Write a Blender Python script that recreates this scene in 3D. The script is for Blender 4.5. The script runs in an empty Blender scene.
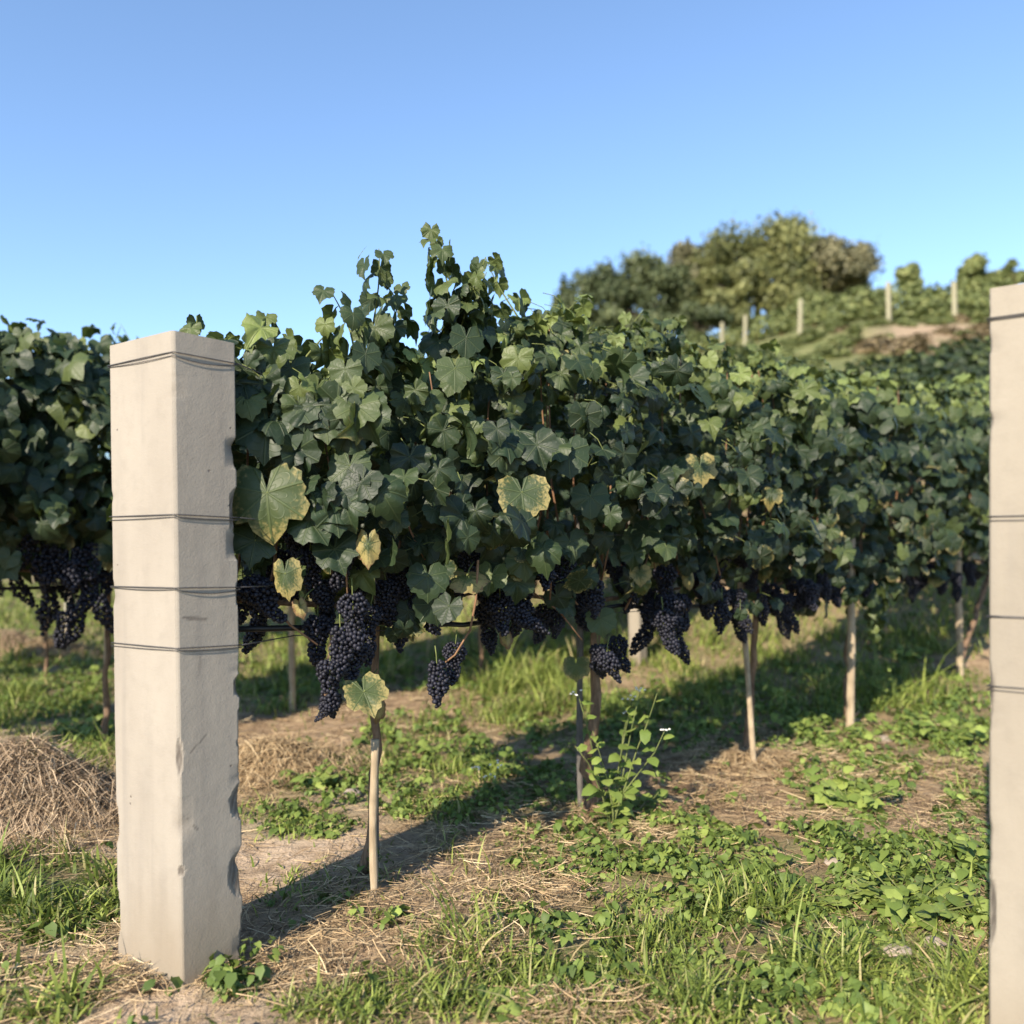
import bpy, bmesh, math, random
import numpy as np
from mathutils import Vector, noise as mnoise

random.seed(7)
rng = np.random.default_rng(11)
R = math.radians
scene = bpy.context.scene
COL = scene.collection

# ------------------------------------------------------------------ camera frame of reference
F = 823.0          # focal length in pixels of a 1024 px wide picture
HY = 565.0         # row of the horizon
CAMH = 1.0
SUNH = (0.495, 0.869)      # horizontal travel of the light
SUN_EL = 29.0


def sstep(a, b, x):
    t = min(1.0, max(0.0, (x - a) / (b - a)))
    return t * t * (3 - 2 * t)


def terrain_base(x, y):
    if y <= 3.0:
        return 0.0
    t = x / y
    k = 0.11 + 0.25 * sstep(-0.5, 0.5, t)
    k -= 0.10 * sstep(0.75, 1.6, t)
    d = y - 6.6
    run = math.log1p(math.exp(d * 1.6)) / 1.6 if d < 12 else d
    if run > 52:
        run = 52 + 14 * (1 - math.exp(-(run - 52) / 14))
    return k * run


def fbm(x, y, sc, seed=0.0, octs=3):
    v, a, n = 0.0, 1.0, 0.0
    for i in range(octs):
        v += a * mnoise.noise(Vector((x * sc + seed, y * sc - seed * 1.7, seed * 0.31)))
        n += a
        a *= 0.5
        sc *= 2.1
    return v / n


def terrain(x, y):
    z = terrain_base(x, y)
    near = 1.0 if y < 20 else 20.0 / y
    calm = min(sstep(0.15, 0.7, math.hypot(x + 0.80, y - 2.05)), 1.0)
    z += 0.045 * fbm(x, y, 0.9, 3.1) * near * calm + 0.014 * fbm(x, y, 5.5, 9.2, 2) * near * (0.3 + 0.7 * calm)
    if y > 18:
        z += 0.5 * fbm(x, y, 0.09, 5.0) * sstep(18, 40, y)
        # a cut bank under the upper terrace
        t = x / y
        z += 0.7 * sstep(36, 39, y) * sstep(0.3, 0.45, t)
    return z


def gp(px, py):
    """ground point seen at a pixel of the photograph"""
    t = (px - 512) / F
    lo, hi = 1.2, None
    y = 1.2
    while y < 160:
        zr = CAMH - (py - HY) / F * y
        if zr <= terrain(t * y, y):
            hi = y
            break
        lo = y
        y *= 1.04
    if hi is None:
        return Vector((t * 60, 60, terrain(t * 60, 60)))
    for _ in range(25):
        m = 0.5 * (lo + hi)
        if CAMH - (py - HY) / F * m <= terrain(t * m, m):
            hi = m
        else:
            lo = m
    return Vector((t * hi, hi, terrain(t * hi, hi)))


def at(px, py, y):
    return Vector(((px - 512) / F * y, y, CAMH - (py - HY) / F * y))


# ------------------------------------------------------------------ objects and tags
def tag(o, label=None, cat=None, group=None, kind=None):
    if label: o['label'] = label
    if cat: o['category'] = cat
    if group: o['group'] = group
    if kind: o['kind'] = kind
    return o


def empty(name, loc):
    o = bpy.data.objects.new(name, None)
    o.empty_display_size = 0.1
    o.location = loc
    COL.objects.link(o)
    return o


def copy_tree(o, loc, rz=0.0, scale=1.0):
    c = o.copy()
    COL.objects.link(c)
    c.location = loc
    c.rotation_euler = (0, 0, rz)
    c.scale = (scale, scale, scale)
    for ch in list(o.children):
        d = ch.copy()
        COL.objects.link(d)
        d.parent = c
        for g in list(ch.children):
            e = g.copy()
            COL.objects.link(e)
            e.parent = d
    return c


def np_mesh(name, verts, loops, starts, totals, mats, smooth=True, uv=None, attrs=None, mat_idx=None):
    me = bpy.data.meshes.new(name)
    nv, nl, nf = len(verts), len(loops), len(starts)
    me.vertices.add(nv)
    me.vertices.foreach_set('co', np.ascontiguousarray(verts, dtype=np.float32).ravel())
    me.loops.add(nl)
    me.loops.foreach_set('vertex_index', np.ascontiguousarray(loops, dtype=np.int32))
    me.polygons.add(nf)
    me.polygons.foreach_set('loop_start', np.ascontiguousarray(starts, dtype=np.int32))
    me.polygons.foreach_set('loop_total', np.ascontiguousarray(totals, dtype=np.int32))
    if mat_idx is not None:
        me.polygons.foreach_set('material_index', np.ascontiguousarray(mat_idx, dtype=np.int32))
    me.polygons.foreach_set('use_smooth', np.full(nf, smooth, dtype=bool))
    for k, v in (attrs or {}).items():
        a = me.attributes.new(k, 'FLOAT', 'POINT')
        a.data.foreach_set('value', np.ascontiguousarray(v, dtype=np.float32))
    if uv is not None:
        a = me.attributes.new('leafuv', 'FLOAT_VECTOR', 'POINT')
        u3 = np.zeros((nv, 3), np.float32)
        u3[:, :2] = uv
        a.data.foreach_set('vector', u3.ravel())
    me.update(calc_edges=True)
    me.validate(clean_customdata=False)
    for m in (mats if isinstance(mats, (list, tuple)) else [mats]):
        me.materials.append(m)
    return me


def obj(name, me, parent=None, loc=(0, 0, 0)):
    o = bpy.data.objects.new(name, me)
    o.location = loc
    COL.objects.link(o)
    if parent is not None:
        o.parent = parent
    return o


class MB:
    """collects pieces, then builds ONE mesh"""
    def __init__(s):
        s.v, s.l, s.t, s.a, s.n, s.mi = [], [], [], {}, 0, []

    def add(s, verts, faces, mat=0, **attrs):
        verts = np.asarray(verts, float)
        for f in faces:
            s.l.extend([i + s.n for i in f])
            s.t.append(len(f))
            s.mi.append(mat)
        s.v.append(verts)
        for k, val in attrs.items():
            s.a.setdefault(k, []).append(np.broadcast_to(np.asarray(val, float), (len(verts),)))
        s.n += len(verts)

    def tube(s, pts, rad, n=6, mat=0, cap=True, **attrs):
        pts = [Vector(p) for p in pts]
        if not hasattr(rad, '__len__'):
            rad = [rad] * len(pts)
        vs, fs = [], []
        prev = None
        for i, p in enumerate(pts):
            d = (pts[min(i + 1, len(pts) - 1)] - pts[max(i - 1, 0)])
            d = d.normalized() if d.length > 1e-9 else Vector((0, 0, 1))
            if prev is None:
                a = d.orthogonal().normalized()
            else:
                a = (prev - d * prev.dot(d))
                a = a.normalized() if a.length > 1e-6 else d.orthogonal().normalized()
            prev = a
            b = d.cross(a)
            for k in range(n):
                an = 2 * math.pi * k / n
                vs.append(p + (a * math.cos(an) + b * math.sin(an)) * rad[i])
        for i in range(len(pts) - 1):
            for k in range(n):
                k2 = (k + 1) % n
                fs.append((i * n + k, i * n + k2, (i + 1) * n + k2, (i + 1) * n + k))
        if cap:
            fs.append(tuple(range(n - 1, -1, -1)))
            m = (len(pts) - 1) * n
            fs.append(tuple(range(m, m + n)))
        s.add([tuple(v) for v in vs], fs, mat, **attrs)

    def mesh(s, name, mats, smooth=True, off=None):
        v = np.concatenate(s.v)
        if off is not None:
            v = v - np.array(off)
        tot = np.array(s.t)
        st = np.concatenate([[0], np.cumsum(tot)[:-1]])
        at_ = {k: np.concatenate(x) for k, x in s.a.items()}
        return np_mesh(name, v, np.array(s.l), st, tot, mats, smooth, None, at_, s.mi)


# ------------------------------------------------------------------ materials
def new_mat(name):
    m = bpy.data.materials.new(name)
    m.use_nodes = True
    nt = m.node_tree
    nt.nodes.clear()
    return m, nt


def nd(nt, typ, **kw):
    n = nt.nodes.new(typ)
    for k, v in kw.items():
        setattr(n, k, v)
    return n


def lk(nt, a, b):
    nt.links.new(a, b)


def math_(nt, op, a, b=None, c=None, clamp=False):
    n = nd(nt, 'ShaderNodeMath', operation=op, use_clamp=clamp)
    for i, v in enumerate((a, b, c)):
        if v is None: continue
        if isinstance(v, (int, float)): n.inputs[i].default_value = v
        else: lk(nt, v, n.inputs[i])
    return n.outputs[0]


def mix_(nt, fac, a, b):
    n = nd(nt, 'ShaderNodeMix', data_type='RGBA')
    for idx, v in ((0, fac), (6, a), (7, b)):
        if isinstance(v, (int, float)): n.inputs[idx].default_value = v
        elif isinstance(v, tuple): n.inputs[idx].default_value = (*v, 1)
        else: lk(nt, v, n.inputs[idx])
    return n.outputs[2]


def ramp_(nt, fac, stops, interp='LINEAR'):
    n = nd(nt, 'ShaderNodeValToRGB')
    n.color_ramp.interpolation = interp
    el = n.color_ramp.elements
    while len(el) < len(stops): el.new(0.5)
    for e, (p, c) in zip(el, stops):
        e.position = p
        e.color = (*c, 1) if len(c) == 3 else c
    lk(nt, fac, n.inputs[0])
    return n.outputs[0]


def mapr(nt, v, a, b, c=0.0, d=1.0, smooth=True):
    n = nd(nt, 'ShaderNodeMapRange', interpolation_type='SMOOTHSTEP' if smooth else 'LINEAR')
    lk(nt, v, n.inputs[0])
    for i, x in enumerate((a, b, c, d)): n.inputs[i + 1].default_value = x
    return n.outputs[0]


def attr_(nt, name, out='Fac'):
    return nd(nt, 'ShaderNodeAttribute', attribute_name=name).outputs[out]


def noise_(nt, scale, detail=4, rough=0.55, vec=None, out='Fac', dist=0.0):
    n = nd(nt, 'ShaderNodeTexNoise')
    n.inputs['Scale'].default_value = scale
    n.inputs['Detail'].default_value = detail
    n.inputs['Roughness'].default_value = rough
    n.inputs['Distortion'].default_value = dist
    if vec is not None: lk(nt, vec, n.inputs['Vector'])
    return n.outputs[out]


def coords(nt, which='Object'):
    return nd(nt, 'ShaderNodeTexCoord').outputs[which]


def scaled(nt, vec, sx, sy, sz):
    n = nd(nt, 'ShaderNodeMapping')
    n.inputs['Scale'].default_value = (sx, sy, sz)
    lk(nt, vec, n.inputs['Vector'])
    return n.outputs[0]


def finish(nt, col, rough=0.8, spec=0.3, bump=None, bump_str=0.3, bump_dist=0.01, transl=0.0, tcol=None):
    b = nd(nt, 'ShaderNodeBsdfPrincipled')
    if isinstance(col, tuple): b.inputs['Base Color'].default_value = (*col, 1)
    else: lk(nt, col, b.inputs['Base Color'])
    if isinstance(rough, (int, float)): b.inputs['Roughness'].default_value = rough
    else: lk(nt, rough, b.inputs['Roughness'])
    b.inputs['Specular IOR Level'].default_value = spec
    if bump is not None:
        bn = nd(nt, 'ShaderNodeBump')
        bn.inputs['Strength'].default_value = bump_str
        bn.inputs['Distance'].default_value = bump_dist
        lk(nt, bump, bn.inputs['Height'])
        lk(nt, bn.outputs[0], b.inputs['Normal'])
    out = nd(nt, 'ShaderNodeOutputMaterial')
    if transl > 0:
        t = nd(nt, 'ShaderNodeBsdfTranslucent')
        src = tcol if tcol is not None else col
        if isinstance(src, tuple): t.inputs[0].default_value = (*src, 1)
        else: lk(nt, src, t.inputs[0])
        mx = nd(nt, 'ShaderNodeMixShader')
        mx.inputs[0].default_value = transl
        lk(nt, b.outputs[0], mx.inputs[1])
        lk(nt, t.outputs[0], mx.inputs[2])
        lk(nt, mx.outputs[0], out.inputs[0])
    else:
        lk(nt, b.outputs[0], out.inputs[0])
    return b


def leaf_material(name, dark, mid, light, yellow=(0.42, 0.30, 0.05), brown=(0.20, 0.10, 0.04), veins=True, transl=0.22):
    m, nt = new_mat(name)
    var = attr_(nt, 'var')
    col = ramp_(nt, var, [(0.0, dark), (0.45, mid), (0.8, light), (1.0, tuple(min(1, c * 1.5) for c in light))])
    if veins:
        uv = attr_(nt, 'leafuv', 'Vector')
        sp = nd(nt, 'ShaderNodeSeparateXYZ')
        lk(nt, uv, sp.inputs[0])
        x, y = sp.outputs[0], sp.outputs[1]
        r = math_(nt, 'SQRT', math_(nt, 'ADD', math_(nt, 'MULTIPLY', x, x), math_(nt, 'MULTIPLY', y, y)))
        ang = math_(nt, 'ARCTAN2', x, y)
        s = math_(nt, 'ABSOLUTE', math_(nt, 'SINE', math_(nt, 'MULTIPLY', ang, math.pi / R(52))))
        dist = math_(nt, 'MULTIPLY', s, math_(nt, 'ADD', math_(nt, 'MULTIPLY', r, 0.3), 0.02))
        vein = mapr(nt, dist, 0.012, 0.04, 1.0, 0.0)
        # side veins
        s2 = math_(nt, 'ABSOLUTE', math_(nt, 'SINE', math_(nt, 'ADD', math_(nt, 'MULTIPLY', r, 17.0), math_(nt, 'MULTIPLY', s, -4.0))))
        v2 = mapr(nt, s2, 0.0, 0.35, 0.22, 0.0)
        vein = math_(nt, 'MAXIMUM', vein, v2)
        age = attr_(nt, 'age')
        nz = noise_(nt, 9.0, 3, 0.6, uv)
        edge = math_(nt, 'ADD', math_(nt, 'MULTIPLY', r, 0.9), math_(nt, 'MULTIPLY', math_(nt, 'SUBTRACT', nz, 0.5), 1.1))
        edge = math_(nt, 'ADD', edge, math_(nt, 'MULTIPLY', vein, -0.25))
        yf = mapr(nt, math_(nt, 'ADD', edge, math_(nt, 'MULTIPLY', age, 1.0)), 1.05, 1.5)
        yf = math_(nt, 'MULTIPLY', yf, mapr(nt, age, 0.02, 0.2))
        bf = mapr(nt, math_(nt, 'ADD', edge, math_(nt, 'MULTIPLY', age, 0.75)), 1.35, 1.65)
        bf = math_(nt, 'MULTIPLY', bf, mapr(nt, age, 0.25, 0.5))
        vc = mix_(nt, 0.5, col, (0.30, 0.36, 0.16))
        col = mix_(nt, math_(nt, 'MULTIPLY', vein, 0.20), col, vc)
        col = mix_(nt, yf, col, yellow)
        col = mix_(nt, bf, col, brown)
        mott = noise_(nt, 5.0, 2, 0.5, uv)
        col = mix_(nt, mapr(nt, mott, 0.45, 0.75, 0.0, 0.35), col, mix_(nt, 0.5, col, (0.02, 0.04, 0.02)))
        bmp = math_(nt, 'MULTIPLY', vein, -1.0)
        finish(nt, col, 0.50, 0.34, bmp, 0.5, 0.004, transl, mix_(nt, 0.4, col, (0.20, 0.28, 0.03)))
    else:
        finish(nt, col, 0.55, 0.3, transl=transl, tcol=mix_(nt, 0.4, col, (0.20, 0.26, 0.04)))
    return m


M = {}
M['vine_leaf'] = leaf_material('vine_leaf_green', (0.010, 0.020, 0.010), (0.024, 0.042, 0.017), (0.095, 0.122, 0.034), (0.27, 0.225, 0.085), (0.15, 0.085, 0.045), transl=0.14)
M['vine_leaf_far'] = leaf_material('vine_leaf_far_green', (0.019, 0.034, 0.018), (0.040, 0.061, 0.027), (0.10, 0.125, 0.04), veins=False)
M['hill_leaf'] = leaf_material('hill_vine_green', (0.075, 0.10, 0.036), (0.155, 0.185, 0.066), (0.24, 0.26, 0.10), veins=False)
M['weed_leaf'] = leaf_material('weed_leaf_green', (0.065, 0.105, 0.025), (0.135, 0.195, 0.043), (0.23, 0.29, 0.07), veins=False, transl=0.25)
M['tree_dark'] = leaf_material('tree_leaf_dark', (0.036, 0.05, 0.023), (0.075, 0.096, 0.043), (0.13, 0.15, 0.066), veins=False, transl=0.15)
M['tree_olive'] = leaf_material('tree_leaf_olive', (0.055, 0.066, 0.024), (0.13, 0.142, 0.05), (0.23, 0.235, 0.09), veins=False, transl=0.15)
M['tree_grey'] = leaf_material('tree_leaf_greyish', (0.06, 0.062, 0.034), (0.125, 0.122, 0.066), (0.215, 0.20, 0.11), veins=False, transl=0.15)


def ramp_material(name, stops, rough=0.8, spec=0.2, transl=0.0, attr='var'):
    m, nt = new_mat(name)
    c = ramp_(nt, attr_(nt, attr), stops)
    finish(nt, c, rough, spec, transl=transl)
    return m


M['grass'] = ramp_material('grass_blades', [(0.0, (0.055, 0.085, 0.016)), (0.4, (0.15, 0.20, 0.038)), (0.75, (0.31, 0.36, 0.085)),
                                            (0.86, (0.30, 0.31, 0.12)), (1.0, (0.46, 0.36, 0.19))], 0.55, 0.3, 0.25)
M['straw'] = ramp_material('dry_straw', [(0.0, (0.11, 0.07, 0.04)), (0.35, (0.30, 0.21, 0.115)), (0.7, (0.50, 0.365, 0.205)), (1.0, (0.66, 0.52, 0.32))], 0.75, 0.2)
M['hay_grey'] = ramp_material('greyed_hay', [(0.0, (0.10, 0.07, 0.045)), (0.4, (0.27, 0.195, 0.125)), (0.75, (0.45, 0.335, 0.215)), (1.0, (0.60, 0.47, 0.31))], 0.8, 0.2)


def berry_material():
    m, nt = new_mat('blue_black_grapes')
    v = attr_(nt, 'var')
    nz = noise_(nt, 70, 3, 0.6, coords(nt))
    c = ramp_(nt, v, [(0.0, (0.004, 0.004, 0.008)), (0.6, (0.009, 0.010, 0.018)), (1.0, (0.020, 0.020, 0.032))])
    c = mix_(nt, mapr(nt, nz, 0.42, 0.68, 0.0, 0.5), c, (0.030, 0.033, 0.048))
    finish(nt, c, 0.55, 0.3)
    return m


M['berry'] = berry_material()


def bark_material(name, a, b, sc=30):
    m, nt = new_mat(name)
    co = coords(nt)
    n = noise_(nt, sc, 5, 0.65, scaled(nt, co, 1, 1, 0.18), dist=0.4)
    n2 = noise_(nt, sc * 0.3, 2, 0.5, co)
    c = ramp_(nt, n, [(0.3, a), (0.7, b)])
    c = mix_(nt, mapr(nt, n2, 0.4, 0.7, 0.0, 0.5), c, tuple(x * 0.55 for x in a))
    finish(nt, c, 0.9, 0.15, n, 0.7, 0.006)
    return m


M['vine_bark'] = bark_material('vine_bark', (0.09, 0.058, 0.038), (0.27, 0.18, 0.115), 55)
M['cane'] = bark_material('vine_cane', (0.16, 0.085, 0.05), (0.28, 0.17, 0.095), 60)
M['green_stem'] = bark_material('green_stem', (0.10, 0.13, 0.04), (0.19, 0.21, 0.08), 60)
M['stake_wood'] = bark_material('weathered_stake', (0.26, 0.20, 0.13), (0.44, 0.36, 0.25), 40)
M['dark_stake'] = bark_material('dark_grey_stake', (0.08, 0.075, 0.07), (0.17, 0.155, 0.135), 40)
M['tree_bark'] = bark_material('tree_bark', (0.05, 0.04, 0.03), (0.13, 0.105, 0.08), 3)


def plain(name, col, rough, spec=0.4, metal=0.0):
    m, nt = new_mat(name)
    n = noise_(nt, 60, 3, 0.5, coords(nt))
    c = mix_(nt, mapr(nt, n, 0.3, 0.7, 0.0, 0.4), col, tuple(x * 0.6 for x in col))
    b = finish(nt, c, rough, spec)
    b.inputs['Metallic'].default_value = metal
    return m


M['wire'] = plain('dull_wire', (0.09, 0.085, 0.085), 0.5, 0.5, 0.6)
M['pipe'] = plain('black_pipe', (0.012, 0.012, 0.013), 0.45, 0.4)
M['petal'] = plain('white_petal', (0.7, 0.7, 0.66), 0.6)


def concrete_material(name, base, pale):
    m, nt = new_mat(name)
    co = coords(nt)
    n1 = noise_(nt, 3.5, 5, 0.6, scaled(nt, co, 1, 1, 0.35))
    n2 = noise_(nt, 26, 4, 0.6, co)
    n3 = noise_(nt, 220, 3, 0.7, co)
    streak = noise_(nt, 14, 4, 0.6, scaled(nt, co, 1, 1, 0.06))
    c = ramp_(nt, n1, [(0.3, base), (0.7, pale)])
    c = mix_(nt, mapr(nt, n2, 0.45, 0.75, 0.0, 0.22), c, tuple(x * 0.75 for x in base))
    c = mix_(nt, mapr(nt, streak, 0.5, 0.72, 0.0, 0.35), c, (0.18, 0.165, 0.15))
    c = mix_(nt, mapr(nt, n3, 0.6, 0.8, 0.0, 0.35), c, (0.15, 0.135, 0.12))
    # pin holes
    vo = nd(nt, 'ShaderNodeTexVoronoi')
    vo.inputs['Scale'].default_value = 24
    lk(nt, co, vo.inputs['Vector'])
    sel = nd(nt, 'ShaderNodeSeparateColor')
    lk(nt, vo.outputs['Color'], sel.inputs[0])
    hole = math_(nt, 'MULTIPLY', mapr(nt, vo.outputs['Distance'], 0.05, 0.09, 1.0, 0.0), mapr(nt, sel.outputs[0], 0.86, 0.88, 0.0, 1.0))
    c = mix_(nt, math_(nt, 'MULTIPLY', hole, 0.75), c, (0.10, 0.085, 0.075))
    # soil splash near the ground
    sx = nd(nt, 'ShaderNodeSeparateXYZ')
    lk(nt, co, sx.inputs[0])
    low = mapr(nt, math_(nt, 'ADD', sx.outputs[2], math_(nt, 'MULTIPLY', n1, 0.25)), 0.10, 0.42, 0.75, 0.0)
    c = mix_(nt, low, c, (0.21, 0.17, 0.12))
    ch = attr_(nt, 'chip')
    c = mix_(nt, ch, c, mix_(nt, n2, (0.13, 0.11, 0.095), (0.07, 0.06, 0.05)))
    h = math_(nt, 'ADD', math_(nt, 'MULTIPLY', n3, 0.35), math_(nt, 'ADD', math_(nt, 'MULTIPLY', n2, 0.5), math_(nt, 'MULTIPLY', hole, -1.0)))
    finish(nt, c, 0.88, 0.2, h, 0.6, 0.004)
    return m


M['concrete'] = concrete_material('cast_concrete', (0.255, 0.228, 0.192), (0.315, 0.285, 0.242))
M['concrete_sandy'] = concrete_material('sandy_concrete', (0.235, 0.208, 0.167), (0.29, 0.26, 0.212))
M['post_far'] = plain('weathered_post', (0.30, 0.28, 0.19), 0.85, 0.2)


def stone_material():
    m, nt = new_mat('pale_stone')
    n = noise_(nt, 25, 5, 0.6, coords(nt))
    c = ramp_(nt, n, [(0.3, (0.27, 0.215, 0.165)), (0.7, (0.44, 0.38, 0.31))])
    finish(nt, c, 0.9, 0.2, n, 0.5, 0.01)
    return m


M['stone'] = stone_material()


def ground_material():
    m, nt = new_mat('vineyard_soil')
    co = coords(nt)
    n1 = noise_(nt, 0.9, 5, 0.6, co)
    n2 = noise_(nt, 9.0, 6, 0.65, co, dist=0.3)
    n3 = noise_(nt, 70.0, 4, 0.7, co)
    fib = noise_(nt, 45.0, 3, 0.6, scaled(nt, co, 1.0, 0.22, 1.0), dist=1.2)
    fib2 = noise_(nt, 45.0, 3, 0.6, scaled(nt, co, 0.22, 1.0, 1.0), dist=1.2)
    c = ramp_(nt, n2, [(0.25, (0.14, 0.092, 0.055)), (0.5, (0.33, 0.235, 0.145)), (0.75, (0.49, 0.36, 0.235))])
    f = math_(nt, 'MAXIMUM', fib, fib2)
    c = mix_(nt, mapr(nt, f, 0.55, 0.75, 0.0, 0.7), c, (0.42, 0.31, 0.19))
    c = mix_(nt, mapr(nt, n3, 0.3, 0.55, 0.5, 0.0), c, (0.10, 0.066, 0.042))
    pale = math_(nt, 'MULTIPLY', attr_(nt, 'pale'), mapr(nt, n2, 0.3, 0.6, 0.35, 1.0))
    c = mix_(nt, pale, c, mix_(nt, n3, (0.62, 0.49, 0.36), (0.45, 0.345, 0.245)))
    green = math_(nt, 'MULTIPLY', attr_(nt, 'green'), mapr(nt, n2, 0.30, 0.62, 0.2, 0.95))
    c = mix_(nt, green, c, mix_(nt, n2, (0.045, 0.065, 0.02), (0.12, 0.15, 0.045)))
    meadow = mix_(nt, mapr(nt, noise_(nt, 0.7, 6, 0.7, co), 0.35, 0.65), (0.075, 0.10, 0.034), (0.20, 0.20, 0.085))
    c = mix_(nt, attr_(nt, 'meadow'), c, meadow)
    bank = attr_(nt, 'bank')
    nb = noise_(nt, 0.35, 4, 0.6, co)
    c = mix_(nt, math_(nt, 'MULTIPLY', bank, mapr(nt, nb, 0.3, 0.55, 0.45, 1.0)), c, mix_(nt, nb, (0.20, 0.145, 0.095), (0.36, 0.275, 0.185)))
    h = math_(nt, 'ADD', math_(nt, 'MULTIPLY', n2, 1.0), math_(nt, 'ADD', math_(nt, 'MULTIPLY', n3, 0.25), math_(nt, 'MULTIPLY', f, 0.3)))
    finish(nt, c, 0.95, 0.1, h, 0.8, 0.03)
    return m


M['ground'] = ground_material()

# ------------------------------------------------------------------ ground cover maps (pixel ellipses looked up as ground positions)
GRASS = [(720, 960, 250, 70, 1.0), (850, 1000, 160, 60, 1.0), (560, 960, 90, 55, 0.7), (45, 900, 85, 40, 1.2), (390, 1005, 110, 25, 0.9), (30, 1000, 60, 30, 0.35),
         (530, 700, 60, 38, 1.0), (430, 770, 60, 40, 0.7), (700, 655, 60, 25, 0.9), (900, 625, 90, 32, 0.9), (40, 700, 60, 40, 0.6), (85, 770, 50, 35, 0.9),
         (60, 600, 90, 40, 0.8), (270, 665, 50, 40, 0.9), (660, 700, 90, 30, 0.6), (800, 690, 150, 25, 0.7), (620, 880, 100, 35, 0.35), (330, 905, 60, 35, 0.35),
         (450, 830, 30, 30, 0.5), (970, 760, 40, 40, 0.3), (280, 820, 50, 18, 0.6), (960, 600, 60, 30, 0.7), (450, 640, 160, 40, 0.9), (560, 630, 120, 40, 0.9), (300, 640, 80, 40, 0.8), (720, 640, 90, 30, 0.9)]
WEEDS = [(650, 850, 120, 30, 1.0), (830, 880, 140, 45, 1.0), (930, 900, 70, 45, 1.0), (760, 960, 190, 70, 0.28), (850, 780, 55, 40, 1.0), (940, 730, 50, 30, 0.9),
         (480, 790, 120, 30, 0.8), (700, 725, 160, 32, 0.8), (850, 690, 130, 26, 0.8), (310, 770, 40, 22, 1.0), (40, 680, 70, 35, 0.9), (90, 760, 40, 40, 0.8),
         (300, 820, 60, 14, 0.5), (620, 910, 110, 25, 0.7), (360, 905, 70, 30, 0.35), (430, 750, 70, 30, 0.6), (970, 840, 30, 60, 0.7), (530, 690, 60, 35, 0.35), (780, 730, 60, 20, 0.8),
         (50, 610, 70, 40, 0.6), (450, 650, 160, 40, 0.8), (300, 660, 80, 40, 0.8), (235, 985, 22, 14, 1.0)]
STRAW = [(40, 800, 110, 60, 1.0), (500, 850, 90, 55, 1.0), (760, 780, 90, 45, 1.0), (340, 720, 140, 28, 0.8), (440, 900, 110, 60, 0.9), (930, 800, 60, 35, 0.8), (640, 810, 90, 30, 0.8),
         (450, 705, 110, 25, 0.7), (290, 960, 120, 40, 0.6), (70, 960, 90, 40, 0.9), (600, 1010, 90, 18, 0.8), (880, 735, 60, 20, 0.8), (40, 640, 70, 30, 0.8), (620, 740, 60, 25, 0.5),
         (990, 960, 40, 60, 0.5), (240, 760, 60, 40, 0.8)]
PALE = [(430, 880, 70, 40, 0.5), (200, 1005, 90, 25, 0.7), (480, 850, 50, 25, 0.4), (290, 850, 75, 32, 1.0), (400, 800, 70, 18, 0.6), (60, 840, 90, 16, 0.9), (60, 940, 70, 14, 0.5), (960, 970, 45, 60, 0.7), (690, 905, 60, 12, 0.5), (900, 850, 90, 14, 0.4), (880, 800, 70, 25, 0.4), (30, 735, 60, 14, 0.6)]


def patch(lst, x, y):
    if y < 0.9: return 0.25
    px, py = 512 + F * x / y, HY + F * (CAMH - terrain_base(x, y)) / y
    v = 0.0
    for cx, cy, rx, ry, a in lst:
        d = ((px - cx) / rx) ** 2 + ((py - cy) / ry) ** 2
        if d < 2.2:
            v = max(v, a * (1 - sstep(0.55, 2.0, d + 0.0)))
    if px < -60 or px > 1090 or py > 1060: v = max(v, 0.35)
    return v


# ------------------------------------------------------------------ the ground sheet
def build_ground():
    def axis(lo, hi, step, far, g=1.13):
        a = list(np.arange(lo, hi, step))
        d, v = step, lo
        left = []
        while v > far[0]:
            d *= g
            v -= d
            left.append(v)
        d, v = step, a[-1]
        right = []
        while v < far[1]:
            d *= g
            v += d
            right.append(v)
        return left[::-1] + a + right
    xs = axis(-4.2, 7.0, 0.055, (-500, 500))
    ys = axis(1.0, 9.0, 0.055, (-60, 900), 1.07)
    nx, ny = len(xs), len(ys)
    V = np.zeros((ny, nx, 3))
    pale = np.zeros((ny, nx)); green = np.zeros((ny, nx)); bank = np.zeros((ny, nx)); mead = np.zeros((ny, nx))
    for j, y in enumerate(ys):
        for i, x in enumerate(xs):
            V[j, i] = (x, y, terrain(x, y))
            if 1.0 < y < 14 and abs(x) < 12:
                nz = fbm(x, y, 2.2, 1.0)
                pale[j, i] = max(0, min(1, patch(PALE, x, y) * (1 + nz)))
                green[j, i] = max(0, min(1, 0.75 * max(patch(GRASS, x, y), patch(WEEDS, x, y)) + 0.6 * nz))
            elif y >= 14:
                t = x / y
                nz = fbm(x, y, 0.12, 2.0)
                b = sstep(27, 30, y + 3 * nz) * (1 - sstep(39.5, 41.5, y + 2 * nz)) * sstep(0.40, 0.47, t + 0.04 * nz)
                bank[j, i] = b
                mead[j, i] = sstep(18, 24, y) * 0.9
                green[j, i] = max(0, min(1, 0.85 + nz * 0.6))
            else:
                green[j, i] = 0.4
    idx = np.arange(nx * ny).reshape(ny, nx)
    q = np.stack([idx[:-1, :-1], idx[:-1, 1:], idx[1:, 1:], idx[1:, :-1]], -1).reshape(-1, 4)
    n = len(q)
    me = np_mesh('ground', V.reshape(-1, 3), q.ravel(), np.arange(n) * 4, np.full(n, 4), M['ground'], True, None,
                 {'pale': pale.ravel(), 'green': green.ravel(), 'bank': bank.ravel(), 'meadow': mead.ravel()})
    o = obj('ground', me)
    tag(o, 'sandy brown vineyard soil rising into a green hillside with a bare reddish bank', 'ground', kind='structure')


build_ground()


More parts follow.
